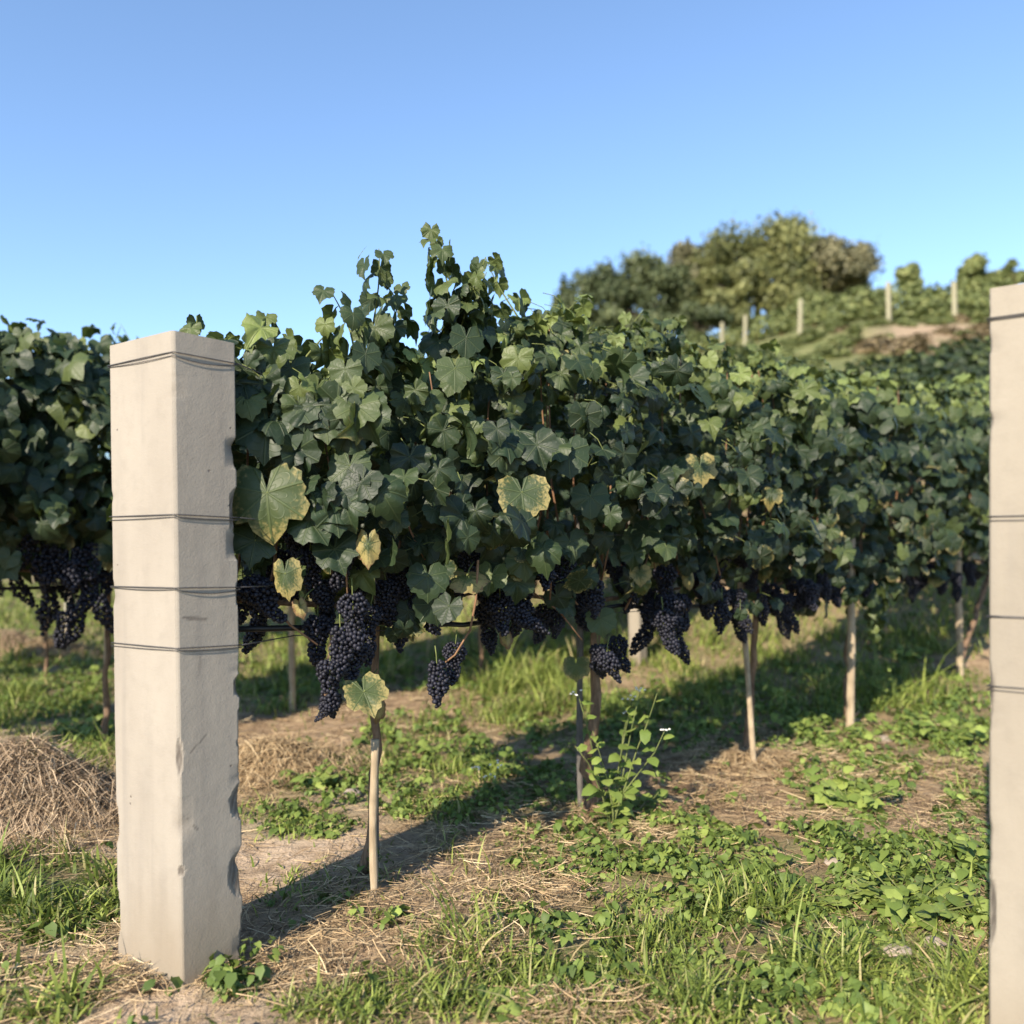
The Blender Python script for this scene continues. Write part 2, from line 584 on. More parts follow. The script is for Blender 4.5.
# ------------------------------------------------------------------ leaf building, many leaves in one mesh
def leaf_variants(nout, rings, nvar, seed, kind='vine'):
    r = random.Random(seed)
    out = []
    for _ in range(nvar):
        if kind == 'vine':
            ctrl = [(0, 1.0), (12, 0.92), (28, 0.83), (40, 0.82), (55, 0.93), (70, 0.87), (88, 0.82), (106, 0.85), (126, 0.82), (146, 0.76), (162, 0.62), (173, 0.36), (180, 0.08)]
        else:
            ctrl = [(0, 1.0), (30, 0.80), (60, 0.60), (90, 0.50), (130, 0.46), (160, 0.36), (180, 0.28)]
        if kind == 'vine':
            lob = r.uniform(-0.7, 1.3)
            ctrl = [(a, b - lob * {28: 0.05, 40: 0.11, 88: 0.06, 106: 0.03}.get(a, 0)) for a, b in ctrl]
        ctrl = [(a, b * (1 + r.uniform(-0.07, 0.07))) for a, b in ctrl]
        vs, uv = [(0, 0, 0)], [(0, 0)]
        cup, fold, ph, am = r.uniform(0.06, 0.34), r.uniform(-0.02, 0.30), r.uniform(0, 6.28), r.uniform(0.03, 0.085)
        asym, curl = r.uniform(-0.1, 0.1), r.uniform(-0.1, 0.35)
        for f in rings:
            for k in range(nout):
                an = 360.0 * k / nout
                a = an if an <= 180 else 360 - an
                rad = np.interp(a, [c[0] for c in ctrl], [c[1] for c in ctrl])
                if f == rings[-1] and kind == 'vine' and nout > 20:
                    rad *= 1.0 + (0.045 if k % 2 == 0 else -0.04)
                rad *= f
                x, y = rad * math.sin(R(an)), rad * math.cos(R(an))
                x *= 1 + asym * (1 if x > 0 else -1)
                z = -cup * rad * rad + fold * abs(x) * 0.7 + am * rad * math.sin(5 * R(an) + ph) + 0.45 * am * rad * math.cos(9 * R(an) + 2 * ph)
                z -= curl * max(0, y - 0.3) ** 2 * 0.9
                if kind == 'vine':   # veins sunk, tissue puffed between them
                    z += 0.05 * rad * abs(math.sin(R(an) * 180 / 52.0))
                vs.append((x, y, z))
                uv.append((x, y))
        out.append((np.array(vs), np.array(uv)))
    faces = []
    for k in range(nout):
        faces.append((0, 1 + k, 1 + (k + 1) % nout))
    for i in range(len(rings) - 1):
        a, b = 1 + i * nout, 1 + (i + 1) * nout
        for k in range(nout):
            k2 = (k + 1) % nout
            faces.append((a + k, b + k, b + k2, a + k2))
    loops = np.array([i for f in faces for i in f])
    tot = np.array([len(f) for f in faces])
    return np.stack([o[0] for o in out]), np.stack([o[1] for o in out]), loops, tot


LV = {'hi': leaf_variants(30, (0.32, 0.62, 0.84, 1.0), 10, 1), 'mid': leaf_variants(16, (0.5, 1.0), 8, 2), 'low': leaf_variants(10, (1.0,), 5, 3),
      'oval': leaf_variants(10, (0.55, 1.0), 6, 4, 'oval'), 'ovallow': leaf_variants(6, (1.0,), 4, 5, 'oval')}


def nrm(a):
    return a / np.maximum(np.linalg.norm(a, axis=-1, keepdims=True), 1e-9)


def leaves_arrays(pos, normal, tip, size, lod, var, age, zs=None):
    vv, uu, loops, tot = LV[lod]
    n = len(pos)
    normal = nrm(normal)
    tip = nrm(tip - normal * (tip * normal).sum(-1, keepdims=True))
    side = np.cross(tip, normal)
    k = rng.integers(0, len(vv), n)
    L = vv[k]
    if zs is None: zs = rng.uniform(0.5, 2.9, n)
    W = pos[:, None, :] + size[:, None, None] * (L[:, :, :1] * side[:, None, :] + L[:, :, 1:2] * tip[:, None, :] + (L[:, :, 2:] * zs[:, None, None]) * normal[:, None, :])
    nv = L.shape[1]
    lo = (loops[None, :] + (np.arange(n) * nv)[:, None]).ravel()
    to = np.tile(tot, n)
    return W.reshape(-1, 3), uu[k].reshape(-1, 2), lo, to, np.repeat(var, nv), np.repeat(age, nv)


def leaves_mesh(name, arrs, mats, extra=None):
    """arrs: list of leaves_arrays results; extra: an MB of stems (material slot 1)"""
    V, U, L, T, A, G = [], [], [], [], [], []
    off = 0
    for v, u, l, t, a, g in arrs:
        V.append(v); U.append(u); L.append(l + off); T.append(t); A.append(a); G.append(g)
        off += len(v)
    mi = [np.zeros(sum(len(t) for t in T), int)]
    if extra is not None and extra.n:
        ev = np.concatenate(extra.v)
        V.append(ev); U.append(np.zeros((len(ev), 2))); L.append(np.array(extra.l) + off); T.append(np.array(extra.t))
        A.append(np.full(len(ev), 0.5)); G.append(np.zeros(len(ev)))
        mi.append(np.ones(len(extra.t), int))
    T = np.concatenate(T)
    st = np.concatenate([[0], np.cumsum(T)[:-1]])
    return np_mesh(name, np.concatenate(V), np.concatenate(L), st, T, mats, True, np.concatenate(U),
                   {'var': np.concatenate(A), 'age': np.concatenate(G)}, np.concatenate(mi))


# ------------------------------------------------------------------ rows of vines
DX = np.array([0.7071, 0.7071, 0.0])          # along the rows
DN = np.array([0.7071, -0.7071, 0.0])         # across them, towards the camera
UP = np.array([0, 0, 1.0])


def canopy(origin, s0, s1, top, bot, n, lod, size, half=0.28, front_lim=None, seed=0, front=0.55, yellow=0.03, hole=0.30, lightup=1.15, petioles=False, back=0.5):
    """leaf arrays of one vine; coordinates relative to origin (a point on the row line, s = 0)"""
    P, Nn, Tp, Sz, Va, Ag = [], [], [], [], [], []
    st = MB()
    r = random.Random(seed)
    tries = 0
    while len(P) < n and tries < n * 8:
        tries += 1
        s = r.uniform(s0, s1)
        t, b = top(s), bot(s)
        mode = r.random()
        e = fbm(s + seed * 3.3, 0, 1.7, 4.0) * 0.08
        if mode < front:
            h = b + (t - b) * r.random() ** 0.92
            f = (h - b) / (t - b)
            w = half * (0.70 + 0.45 * math.sin(math.pi * min(1, f * 0.85 + 0.12))) + 0.34 * fbm(s, h * 1.2, 4.0, seed + 1.0, 2)
            if f > 0.8: w *= 1 - (f - 0.8) * 2.6
            hn = fbm(s * 1.0, h, 4.6, seed * 0.7 + 8.0, 2)
            if hn < -hole * 0.32 and r.random() < 0.9: continue
            if f < 0.22 and r.random() < 0.38 - 1.8 * f: continue
            q = w + r.gauss(0, 0.04) - 0.16 * (r.random() ** 2)
            a = r.gauss(0.30 + 0.6 * max(0, f - 0.6), 0.48)
            nn = DN * math.cos(a) + UP * math.sin(a) + DX * r.gauss(-0.55, 0.85)
        elif mode < front + 0.22:
            h = b + (t - b) * r.random()
            f = (h - b) / (t - b)
            q = -back * (1.0 if f < 0.75 else 1 - (f - 0.75) * 2.5) + r.gauss(0, 0.07)
            a = r.gauss(0.3, 0.4)
            nn = -DN * math.cos(a) + UP * math.sin(a) + DX * r.gauss(0, 0.4)
        elif mode < front + 0.36:
            h = t + r.gauss(-0.05, 0.06)
            f = 1.0
            q = r.uniform(-0.7 * back, 0.6 * half)
            nn = UP + DN * (q / half * 0.5 + r.gauss(0.2, 0.5)) + DX * r.gauss(0, 0.6)
        else:
            h = b + (t - b) * (0.08 + 0.87 * r.random())
            f = (h - b) / (t - b)
            q = r.uniform(-back, 0.25 * half)
            nn = np.array([r.gauss(0, 1), r.gauss(0, 1), r.gauss(0.4, 0.6)])
        if front_lim is not None: q = min(q, front_lim(s))
        P.append(DX * s + DN * q + UP * h)
        Nn.append(nn)
        Tp.append(-UP + DX * r.gauss(0, 0.55) + DN * r.gauss(0.12, 0.35))
        sz = size * (0.55 + 0.65 * r.random())
        if f > 0.86: sz *= 0.72
        Sz.append(sz)
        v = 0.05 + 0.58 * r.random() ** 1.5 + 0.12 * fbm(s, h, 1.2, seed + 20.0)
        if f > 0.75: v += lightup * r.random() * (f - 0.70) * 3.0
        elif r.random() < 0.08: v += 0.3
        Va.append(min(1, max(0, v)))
        ag = 0.0
        if r.random() < yellow * (4.5 if f < 0.38 else 1.0): ag = r.uniform(0.25, 0.72)
        elif r.random() < 0.25: ag = r.uniform(0.0, 0.22)
        Ag.append(ag)
        if petioles and r.random() < 0.6:
            p0 = Vector(P[-1]); inn = Vector(DN * (-0.05) * (1 if q > 0 else -1) + UP * r.uniform(-0.02, 0.05) + DX * r.gauss(0, 0.03))
            st.tube([p0, p0 + inn * 0.55 + Vector((0, 0, 0.012)), p0 + inn * 1.4], 0.0016, 3, cap=False)
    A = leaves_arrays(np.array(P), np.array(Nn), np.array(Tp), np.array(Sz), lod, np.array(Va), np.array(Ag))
    return A, st


def shoot(s, q, h0, h1, lean, n, lod, size, seed, droop=0.0):
    """a cane that sticks out above the canopy, with its leaves"""
    r = random.Random(seed)
    pts = []
    for i in range(8):
        f = i / 7
        p = DX * (s + lean * f * f) + DN * (q + 0.05 * math.sin(f * 3 + seed)) + UP * (h0 + (h1 - h0) * (f - droop * f ** 4))
        pts.append(Vector(p))
    P, Nn, Tp, Sz, Va, Ag = [], [], [], [], [], []
    for i in range(n):
        f = (i + 0.6) / n
        k = min(6, int(f * 7)); u = f * 7 - k
        c = np.array(pts[k].lerp(pts[k + 1], u))
        an = i * 2.6 + r.uniform(-0.6, 0.6)
        out = DX * math.cos(an) + DN * math.sin(an)
        P.append(c + out * (0.035 + 0.04 * r.random()) * (1.25 - 0.6 * f))
        Nn.append(out * 0.9 + UP * r.uniform(0.0, 0.8) + np.array([r.gauss(0, .3), r.gauss(0, .3), 0]))
        Tp.append(-UP * r.uniform(0.7, 1.4) + out * 0.5)
        Sz.append(size * (1.05 - 0.60 * f) * r.uniform(0.8, 1.15))
        Va.append(min(1, 0.25 + 0.45 * f + r.uniform(-0.2, 0.25)))
        Ag.append(0.1 * r.random())
    st = MB()
    st.tube(pts, [0.0045 - 0.003 * i / 7 for i in range(8)], 5)
    return leaves_arrays(np.array(P), np.array(Nn), np.array(Tp), np.array(Sz), lod, np.array(Va), np.array(Ag)), st


# grape bunches: a few shapes shared by all
def ico(sub):
    bm = bmesh.new()
    bmesh.ops.create_icosphere(bm, subdivisions=sub, radius=1.0)
    v = np.array([x.co[:] for x in bm.verts]); f = [tuple(a.index for a in p.verts) for p in bm.faces]
    bm.free()
    return v, f


ICO2, ICO1 = ico(2), ico(1)


def bunch_mesh(name, length, width, seed, hi=True, br=0.0068):
    r = random.Random(seed)
    mb = MB()
    pts = []
    sv, sf = ICO2 if hi else ICO1
    ncell = 0
    shoulder = r.uniform(0.1, 0.25)
    bend = (r.uniform(-0.02, 0.02), r.uniform(-0.02, 0.02))
    while ncell < 3200:
        ncell += 1
        t = r.random() ** 0.85
        w = width * 0.5 * (1 - t ** 1.8) ** 0.6 * (0.55 + 0.45 * min(1, t / shoulder)) * (1 + 0.25 * math.sin(t * 9 + seed))
        an = r.uniform(0, 6.283)
        rad = w * (1 - 0.35 * r.random() ** 2)
        p = Vector((rad * math.cos(an) + bend[0] * t * t * 4, rad * math.sin(an) + bend[1] * t * t * 4, -0.02 - t * length))
        if all((p - q).length > br * 1.62 for q in pts):
            pts.append(p)
    for p in pts:
        b = br * r.uniform(0.85, 1.1)
        mb.add(sv * np.array([b, b, b * 1.06]) + np.array(p), sf, 0, var=r.random())
    mb.tube([(0, 0, 0.03), (0.002, 0, 0), (0, 0, -0.02), (0, 0, -length * 0.7)], [0.0022, 0.002, 0.002, 0.001], 5, 1, var=0.5)
    return mb.mesh(name, [M['berry'], M['green_stem']])


BUNCH = [bunch_mesh('grape_bunch', L, W, i, True) for i, (L, W) in enumerate([(0.16, 0.082), (0.19, 0.075), (0.125, 0.085), (0.15, 0.066), (0.10, 0.07), (0.14, 0.095)])]
BUNCH_LOW = [bunch_mesh('grape_bunch_small', L, W, 20 + i, False, 0.0105) for i, (L, W) in enumerate([(0.17, 0.085), (0.14, 0.09), (0.20, 0.08)])]


def add_bunch(parent, loc, i=None, low=False, sc=1.0):
    src = BUNCH_LOW if low else BUNCH
    me = src[(random.randrange(len(src)) if i is None else i) % len(src)]
    o = obj('grape_bunch', me, parent, loc)
    o.rotation_euler = (random.gauss(0, 0.08), random.gauss(0, 0.08), random.uniform(0, 6.28))
    o.scale = (sc, sc, sc)
    return o


def wobble(p0, p1, n, amp, seed):
    r = random.Random(seed)
    p0, p1 = Vector(p0), Vector(p1)
    out = []
    for i in range(n + 1):
        f = i / n
        j = Vector((r.gauss(0, amp), r.gauss(0, amp), 0)) * math.sin(math.pi * min(1, f * 1.2 + 0.05)) if 0 < i else Vector((0, 0, 0))
        out.append(p0.lerp(p1, f) + j)
    return out


ROW1 = np.array([-0.86, 2.13, 0.0])
TOPX = [-0.2, 0.02, 0.20, 0.35, 0.50, 0.65, 0.82, 1.0, 1.25, 1.6, 2.05, 2.5, 3.0, 3.4, 4.0, 5.0, 6.5, 8.0, 12]
TOPY = [1.56, 1.58, 1.64, 1.57, 1.62, 1.70, 1.66, 1.86, 1.93, 1.96, 1.98, 2.00, 2.05, 2.09, 2.15, 2.28, 2.50, 2.62, 2.62]


def top1(s):
    return float(np.interp(s, TOPX, TOPY)) + 0.05 * fbm(s, 2, 3.0, 1.5) - 0.03


def bot1(s):
    return float(np.interp(s, [0, 0.3, 1.0, 2, 3, 4, 4.25, 4.6, 6, 9], [1.06, 1.00, 0.95, 0.91, 0.87, 0.84, 0.84, 0.90, 1.02, 1.06])) + 0.34 * fbm(s, 7, 3.2, 2.5) - 0.03


def sq_of(px, py, y):
    p = at(px, py, y)
    return p


VINES1 = [  # trunk pixel, s range, leaves, label
    ((366, 872), 0.03, 1.15, 860, 'grapevine beside the left concrete post, with the longest bunches of grapes', 0.62),
    ((590, 812), 1.15, 2.35, 900, 'grapevine with a dark twisted trunk, growing behind the tall flowering weed', 1.70),
    ((746, 752), 2.35, 3.60, 860, 'grapevine with a slanting reddish trunk tied beside a pale stake', 3.02),
    ((846, 722), 3.60, 5.60, 1350, 'grapevine whose leaves hang lowest around its own stake, third trunk from the right post', 4.2),
    ((954, 672), 5.60, 8.40, 1750, 'grapevine with the short pale trunk nearest the right concrete post', 7.15),
]


def special_leaf(px, py, width_px, y, var, age, roll=0.0, tilt=0.2, turn=0.0, parent=None, zs=0.8, label=None, origin=(0, 0, 0), narrow=1.0):
    """one leaf big enough in the photo to be a part of its own"""
    p = np.array(at(px, py, y))
    size = width_px * y / F / 1.62
    nn = DN * 0.45 + np.array([-0.25, -0.75, 0]) + UP * tilt + DX * turn
    tp = -UP + DX * math.tan(roll)
    # petiole junction sits above the middle of the blade
    p = p + UP * size * 0.15
    a = leaves_arrays(p[None], nn[None], tp[None], np.array([size]), 'hi', np.array([var]), np.array([age]), np.array([zs]))
    if narrow != 1.0:
        t_ = nrm(nn); u_ = nrm(tp - t_ * (tp * t_).sum()); sd = np.cross(u_, t_)
        v = a[0]
        d = ((v - p) * sd).sum(-1, keepdims=True)
        v = v - sd * d * (1 - narrow) - t_ * (np.abs(d) * (1 - narrow) * 0.9)
        a = (v,) + a[1:]
    st = MB()
    q = Vector(p)
    st.tube([q, q + Vector((0.01, 0.03, 0.03)), q + Vector((0.02, 0.10, 0.05))], [0.0022, 0.002, 0.002], 5)
    for k in range(len(st.v)): pass
    me = leaves_mesh('leaf', [a], [M['vine_leaf'], M['green_stem']], st)
    o = obj('leaf', me, parent)
    o.location = -Vector(origin)
    if label: o['label'] = label
    return o


vine_roots = []
for vi, (tpx, s0, s1, nl, label, strunk) in enumerate(VINES1):
    base = gp(*tpx)
    root = empty('grape_vine', base)
    tag(root, label, 'grapevine', 'grapevines of the front row')
    vine_roots.append(root)
    b0 = Vector(base)
    # trunk up to the fruiting wire, then two arms along it
    head = Vector(ROW1 + DX * strunk + UP * 0.86) + Vector((0, 0, b0.z))
    pts = wobble(b0 + Vector((0, 0, -0.05)), head, 12, 0.012 if vi != 1 else 0.022, 40 + vi)
    rr = [0.020, 0.016, 0.015, 0.017, 0.014, 0.015, 0.013, 0.014, 0.012, 0.013, 0.012, 0.012, 0.012]
    k = (0.95, 1.6, 1.35, 1.3, 1.6)[vi]
    mb = MB()
    mb.tube(pts, [x * k for x in rr], 9)
    obj('trunk', mb.mesh('trunk', M['vine_bark'], True, b0), root)
    for sg in (-1, 1):
        a = MB()
        e = Vector(ROW1 + DX * (max(s0 + 0.05, min(s1 - 0.05, strunk + sg * 0.6))) + UP * (0.90 + b0.z))
        a.tube(wobble(head, e, 6, 0.015, 60 + vi * 2 + sg), [0.011, 0.010, 0.009, 0.009, 0.008, 0.007, 0.006], 7)
        obj('arm', a.mesh('arm', M['vine_bark'], True, b0), root)
    # canes rising inside the canopy
    for c in range(9):
        s = s0 + 0.06 + (s1 - s0 - 0.1) * (c + random.uniform(0.2, 0.8)) / 9
        a = MB()
        q = random.uniform(-0.05, 0.16) if s > 0.3 else -0.02
        lean = random.gauss(0, 0.12)
        pp = [Vector(ROW1 + DX * (s + lean * f + 0.02 * math.sin(5 * f + c)) + DN * (q * min(1, f * 2)) + UP * (0.9 + (top1(s) - 0.95) * f)) for f in np.linspace(0, 1, 8)]
        a.tube(pp, [0.0055 - 0.0035 * i / 7 for i in range(8)], 6)
        obj('cane', a.mesh('cane', M['cane'], True, b0), root)
    lim = (lambda s: min(0.5, s * 0.95 - 0.04)) if vi == 0 else None
    lod = 'hi' if vi < 3 else 'mid'
    arrs = []
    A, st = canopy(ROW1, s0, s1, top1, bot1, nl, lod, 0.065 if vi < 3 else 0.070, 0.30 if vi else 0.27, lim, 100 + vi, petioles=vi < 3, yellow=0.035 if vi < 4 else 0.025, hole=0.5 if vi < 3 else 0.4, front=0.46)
    arrs.append(A)
    SH = {0: [(0.55, 0.10, 1.55, 1.92, -0.03, 22), (0.62, 0.02, 1.55, 1.86, 0.04, 16), (0.44, 0.10, 1.50, 1.78, -0.04, 12), (0.22, 0.02, 1.5, 1.70, 0.04, 9), (0.10, -0.04, 1.45, 1.68, -0.02, 8), (0.97, 0.1, 1.72, 1.98, 0.02, 18), (0.90, 0.12, 1.7, 2.0, 0.03, 18), (0.30, 0.06, 1.5, 1.68, 0.1, 7)],
          1: [(1.20, 0.05, 1.8, 2.08, -0.12, 10), (1.5, 0.0, 1.85, 2.05, 0.1, 9), (1.85, 0.05, 1.85, 2.06, 0.05, 8), (2.1, 0.0, 1.9, 2.10, 0.1, 8)],
          2: [(2.5, 0.0, 1.85, 2.08, 0.1, 8), (2.95, 0.05, 1.85, 2.10, -0.1, 9), (3.3, 0.05, 1.85, 2.12, 0.0, 9)],
          3: [(3.9, 0.05, 1.8, 2.0, 0.1, 7), (4.6, 0.0, 1.8, 2.02, 0.1, 7), (5.2, 0.0, 1.8, 2.0, 0.1, 7), (4.12, 0.12, 1.02, 0.50, 0.05, 24), (4.30, 0.14, 1.05, 0.62, -0.05, 20), (3.95, 0.15, 1.05, 0.72, 0.0, 12)],
          4: [(6.0, 0.0, 1.85, 2.05, 0.1, 6), (6.9, 0.0, 1.85, 2.1, 0.1, 6)]}
    if vi == 0:   # the tall shoot that stands up against the sky
        SH[0].append((0.86, 0.02, 1.70, 2.09, -0.035, 26))
    for i, (s, q, h0, h1, ln, n) in enumerate(SH[vi]):
        A, s_ = shoot(s, q, h0, h1, ln, n, lod, 0.070, 300 + vi * 10 + i)
        arrs.append(A)
        for vv, in zip(s_.v):
            pass
        st.l.extend([x + st.n for x in s_.l]); st.t.extend(s_.t); st.v.extend(s_.v); st.n += s_.n
    me = leaves_mesh('foliage', arrs, [M['vine_leaf'], M['green_stem']], st)
    fo = obj('foliage', me, root)
    fo.location = Vector(ROW1) + Vector((0, 0, 0)) - b0

# leaves the photo shows one by one, on the near vines
SPEC = [(0, 267, 500, 78, 2.12, 0.56, 0.55, 0.10, 0.15, 0.0, 'large pale green leaf yellowing at its edge'),
        (0, 268, 430, 66, 2.16, 0.42, 0.10, -0.1, 0.35, 0.1, 'large dull green leaf with a notched base'),
        (0, 326, 420, 44, 2.18, 0.55, 0.10, 0.1, 0.2, 0.0, None),
        (0, 285, 578, 44, 2.14, 0.52, 0.72, 0.15, 0.1, -0.2, 'hanging leaf with a brown lower rim'),
        (0, 368, 548, 38, 2.20, 0.5, 0.98, 0.0, 0.0, -0.1, 'withering yellow and brown leaf'),
        (0, 255, 545, 44, 2.16, 0.45, 0.05, -0.2, 0.3, 0.2, None),
        (0, 364, 696, 44, 2.27, 0.58, 0.70, 0.3, 0.5, 0.3, 'low lone leaf yellowing on the trunk'),
        (0, 245, 400, 40, 2.14, 0.7, 0.05, 0.3, 0.6, 0.1, None),
        (0, 350, 470, 44, 2.2, 0.5, 0.05, 0.0, 0.3, -0.1, None),
        (0, 455, 372, 36, 2.36, 0.55, 0.05, 0.0, 0.3, 0.1, None),
        (0, 428, 580, 40, 2.36, 0.42, 0.05, 0.0, 0.3, 0.1, None),
        (1, 522, 497, 50, 2.46, 0.50, 0.62, 0.1, 0.25, 0.1, 'broad leaf with a yellow left edge'),
        (1, 568, 455, 44, 2.6, 0.35, 0.08, 0.1, 0.25, 0.0, None),
        (1, 590, 500, 38, 2.76, 0.5, 0.05, 0.0, 0.25, 0.0, None),
        (1, 466, 582, 42, 2.45, 0.7, 0.95, 1.2, 0.7, 0.2, 'yellow leaf lying sideways among the grapes'),
        (1, 570, 545, 34, 2.8, 0.5, 0.05, 0.2, 0.2, 0.0, None),
        (1, 600, 622, 30, 3.0, 0.6, 0.05, 0.2, 0.3, 0.1, None),
        (1, 576, 668, 26, 3.2, 0.7, 0.6, 0.0, 0.3, -0.4, 'small yellowing leaf low on the trunk'),
        (2, 700, 470, 36, 3.2, 0.5, 0.85, 0.1, 0.1, 0.1, 'leaf withered to pale brown'),
        (2, 640, 540, 32, 3.1, 0.55, 0.06, 0.1, 0.3, 0.0, None),
        (1, 506, 640, 20, 2.7, 0.5, 1.3, 0.3, 0.1, 0.0, 'shrivelled brown leaf hanging among the grapes'),
        (0, 378, 712, 24, 2.42, 0.5, 1.3, -0.2, 0.1, 0.0, 'shrivelled brown leaf below the lone leaf on the stake'),
        (0, 300, 608, 22, 2.2, 0.5, 1.2, 0.3, 0.1, 0.2, None),
        (2, 690, 580, 20, 3.4, 0.5, 1.0, 0.1, 0.1, 0.2, None),
        (1, 640, 575, 22, 3.1, 0.6, 0.9, 0.1, 0.1, 0.0, None),
        (2, 760, 550, 26, 3.8, 0.5, 0.8, 0.1, 0.1, 0.0, None),
        (2, 780, 500, 30, 3.9, 0.55, 0.5, 0.1, 0.2, 0.0, None),
        (3, 825, 535, 34, 4.15, 0.7, 0.85, 0.3, 0.3, 0.0, 'yellow leaf above the bunches')]
for vi, px, py, w, y, var, age, roll, tilt, turn, lab in SPEC:
    special_leaf(px, py, w, y, var, age, roll, tilt, turn, vine_roots[vi], label=lab, origin=vine_roots[vi].location, narrow=0.62 if (px, py) in ((368, 548), (285, 578), (466, 582), (506, 640), (378, 712), (300, 608), (690, 580)) else 1.0)

DANG = [(0, [(478, 560), (476, 600), (470, 630), (455, 655), (438, 668)], 2.45, 'bare arching cane that carries two bunches'), (0, [(330, 470), (342, 520), (345, 560), (348, 600)], 2.25, None), (0, [(300, 470), (318, 530), (312, 590)], 2.3, None),
        (1, [(505, 575), (530, 590), (560, 612), (582, 640)], 2.85, None), (1, [(520, 540), (548, 570), (578, 605)], 2.9, None), (1, [(545, 520), (552, 560), (550, 600)], 2.8, None), (0, [(270, 600), (290, 625), (318, 645)], 2.25, None),
        (0, [(395, 480), (410, 530), (425, 560)], 2.4, None), (2, [(640, 470), (648, 520), (655, 570)], 3.2, None), (2, [(700, 500), (712, 540), (720, 575)], 3.5, None), (1, [(610, 470), (612, 530), (600, 590)], 3.0, None), (1, [(625, 610), (640, 580), (650, 550)], 3.2, None)]
for vi, pp, y, lab in DANG:
    a = MB()
    a.tube([at(px, py, y + 0.01 * i) for i, (px, py) in enumerate(pp)], [0.004 - 0.0018 * i / len(pp) for i in range(len(pp))], 6)
    o = obj('cane', a.mesh('cane', M['cane'], True, vine_roots[vi].location), vine_roots[vi])
    if lab: o['label'] = lab

# bunches of grapes on the front row: pixel of the top of each bunch, depth, mesh, scale
BUN = {0: [(322, 575, 2.42, 1, 1), (318, 610, 2.40, 0, 1), (352, 588, 2.36, 0, 1.05), (362, 560, 2.40, 2, 1), (340, 620, 2.34, 3, 1.05), (330, 655, 2.33, 1, 1.0), (352, 635, 2.36, 5, .95), (334, 690, 2.36, 4, .8),
           (252, 570, 2.30, 5, 1.1), (262, 590, 2.36, 1, 1.0), (243, 575, 2.34, 0, .9), (300, 520, 2.4, 0, 1), (285, 545, 2.45, 1, 1), (372, 600, 2.5, 1, 1), (385, 575, 2.55, 0, 1), (395, 585, 2.6, 5, 1), (400, 610, 2.62, 3, .9),
           (418, 588, 2.6, 0, .95), (432, 570, 2.52, 3, 1), (440, 560, 2.55, 4, 1), (436, 655, 2.52, 3, 1.05), (456, 638, 2.53, 0, .9), (310, 545, 2.38, 1, 1), (345, 535, 2.4, 0, 1), (265, 540, 2.38, 1, 1), (425, 540, 2.6, 1, 1), (405, 560, 2.6, 0, 1), (280, 560, 2.42, 5, 1)],
       1: [(488, 575, 2.8, 0, 1.1), (500, 590, 2.78, 5, 1), (515, 600, 2.8, 2, 1), (482, 600, 2.85, 1, 1), (525, 595, 2.9, 0, 1), (545, 560, 2.9, 4, 1), (585, 570, 3.1, 1, 1.1), (597, 575, 3.05, 3, 1.1), (598, 640, 3.15, 2, 1.15), (615, 632, 3.2, 0, 1.0), (608, 645, 3.1, 4, 1.2), (575, 590, 3.2, 0, 1), (450, 520, 2.6, 2, .9), (545, 600, 3.1, 0, 1), (470, 545, 2.7, 1, 1), (510, 560, 2.8, 0, 1), (530, 555, 2.9, 1, 1), (565, 550, 3.0, 0, 1), (612, 555, 3.2, 1, 1.1), (560, 600, 3.1, 3, 1)],
       2: [(655, 600, 3.45, 1, 1.3), (662, 605, 3.4, 0, 1.25), (668, 590, 3.5, 5, 1.2), (650, 585, 3.5, 2, 1.2), (682, 590, 3.6, 0, 1.1), (705, 575, 3.7, 0, 1.25), (716, 580, 3.7, 5, 1.2), (722, 595, 3.75, 3, 1.2), (735, 585, 3.9, 1, 1.2), (738, 605, 3.9, 0, 1.1), (690, 560, 3.7, 2, 1.1), (735, 545, 3.9, 4, 1.1), (770, 580, 4.2, 0, 1.2), (780, 600, 4.25, 1, 1.1), (760, 590, 4.1, 3, 1.2), (640, 560, 3.4, 1, 1.2), (665, 560, 3.5, 0, 1.2), (720, 550, 3.8, 1, 1.2), (750, 555, 4.0, 0, 1.2), (675, 615, 3.5, 1, 1.1)],
       3: [(795, 570, 4.45, 0, 1.25), (806, 575, 4.4, 5, 1.2), (815, 580, 4.5, 2, 1.2), (784, 590, 4.4, 1, 1.2), (822, 570, 4.6, 3, 1.2), (835, 575, 4.8, 0, 1.1), (870, 560, 5.2, 1, 1.2), (880, 545, 5.4, 0, 1.2)],
       4: [(905, 560, 5.9, 1, 1.4), (914, 555, 6.0, 0, 1.4), (923, 565, 6.1, 2, 1.4), (935, 558, 6.3, 5, 1.4), (945, 565, 6.5, 0, 1.4), (955, 570, 6.7, 1, 1.3), (968, 560, 6.9, 0, 1.3), (910, 575, 6.0, 3, 1.3), (978, 565, 7.2, 5, 1.3)]}
for vi, lst in BUN.items():
    for j, (px, py, y, k, sc) in enumerate(lst):
        add_bunch(vine_roots[vi], at(px, py, y * ((0.965 if j % 3 else 1.0) if vi < 3 else 0.93)) - vine_roots[vi].location, k, False, sc * 0.88)

# ---- second and third rows: a few vines are made, the others are copies of them
ROW2 = np.array([-2.26, 4.56, 0.0])       # the trunk seen beside the left post's edge
proto2 = []


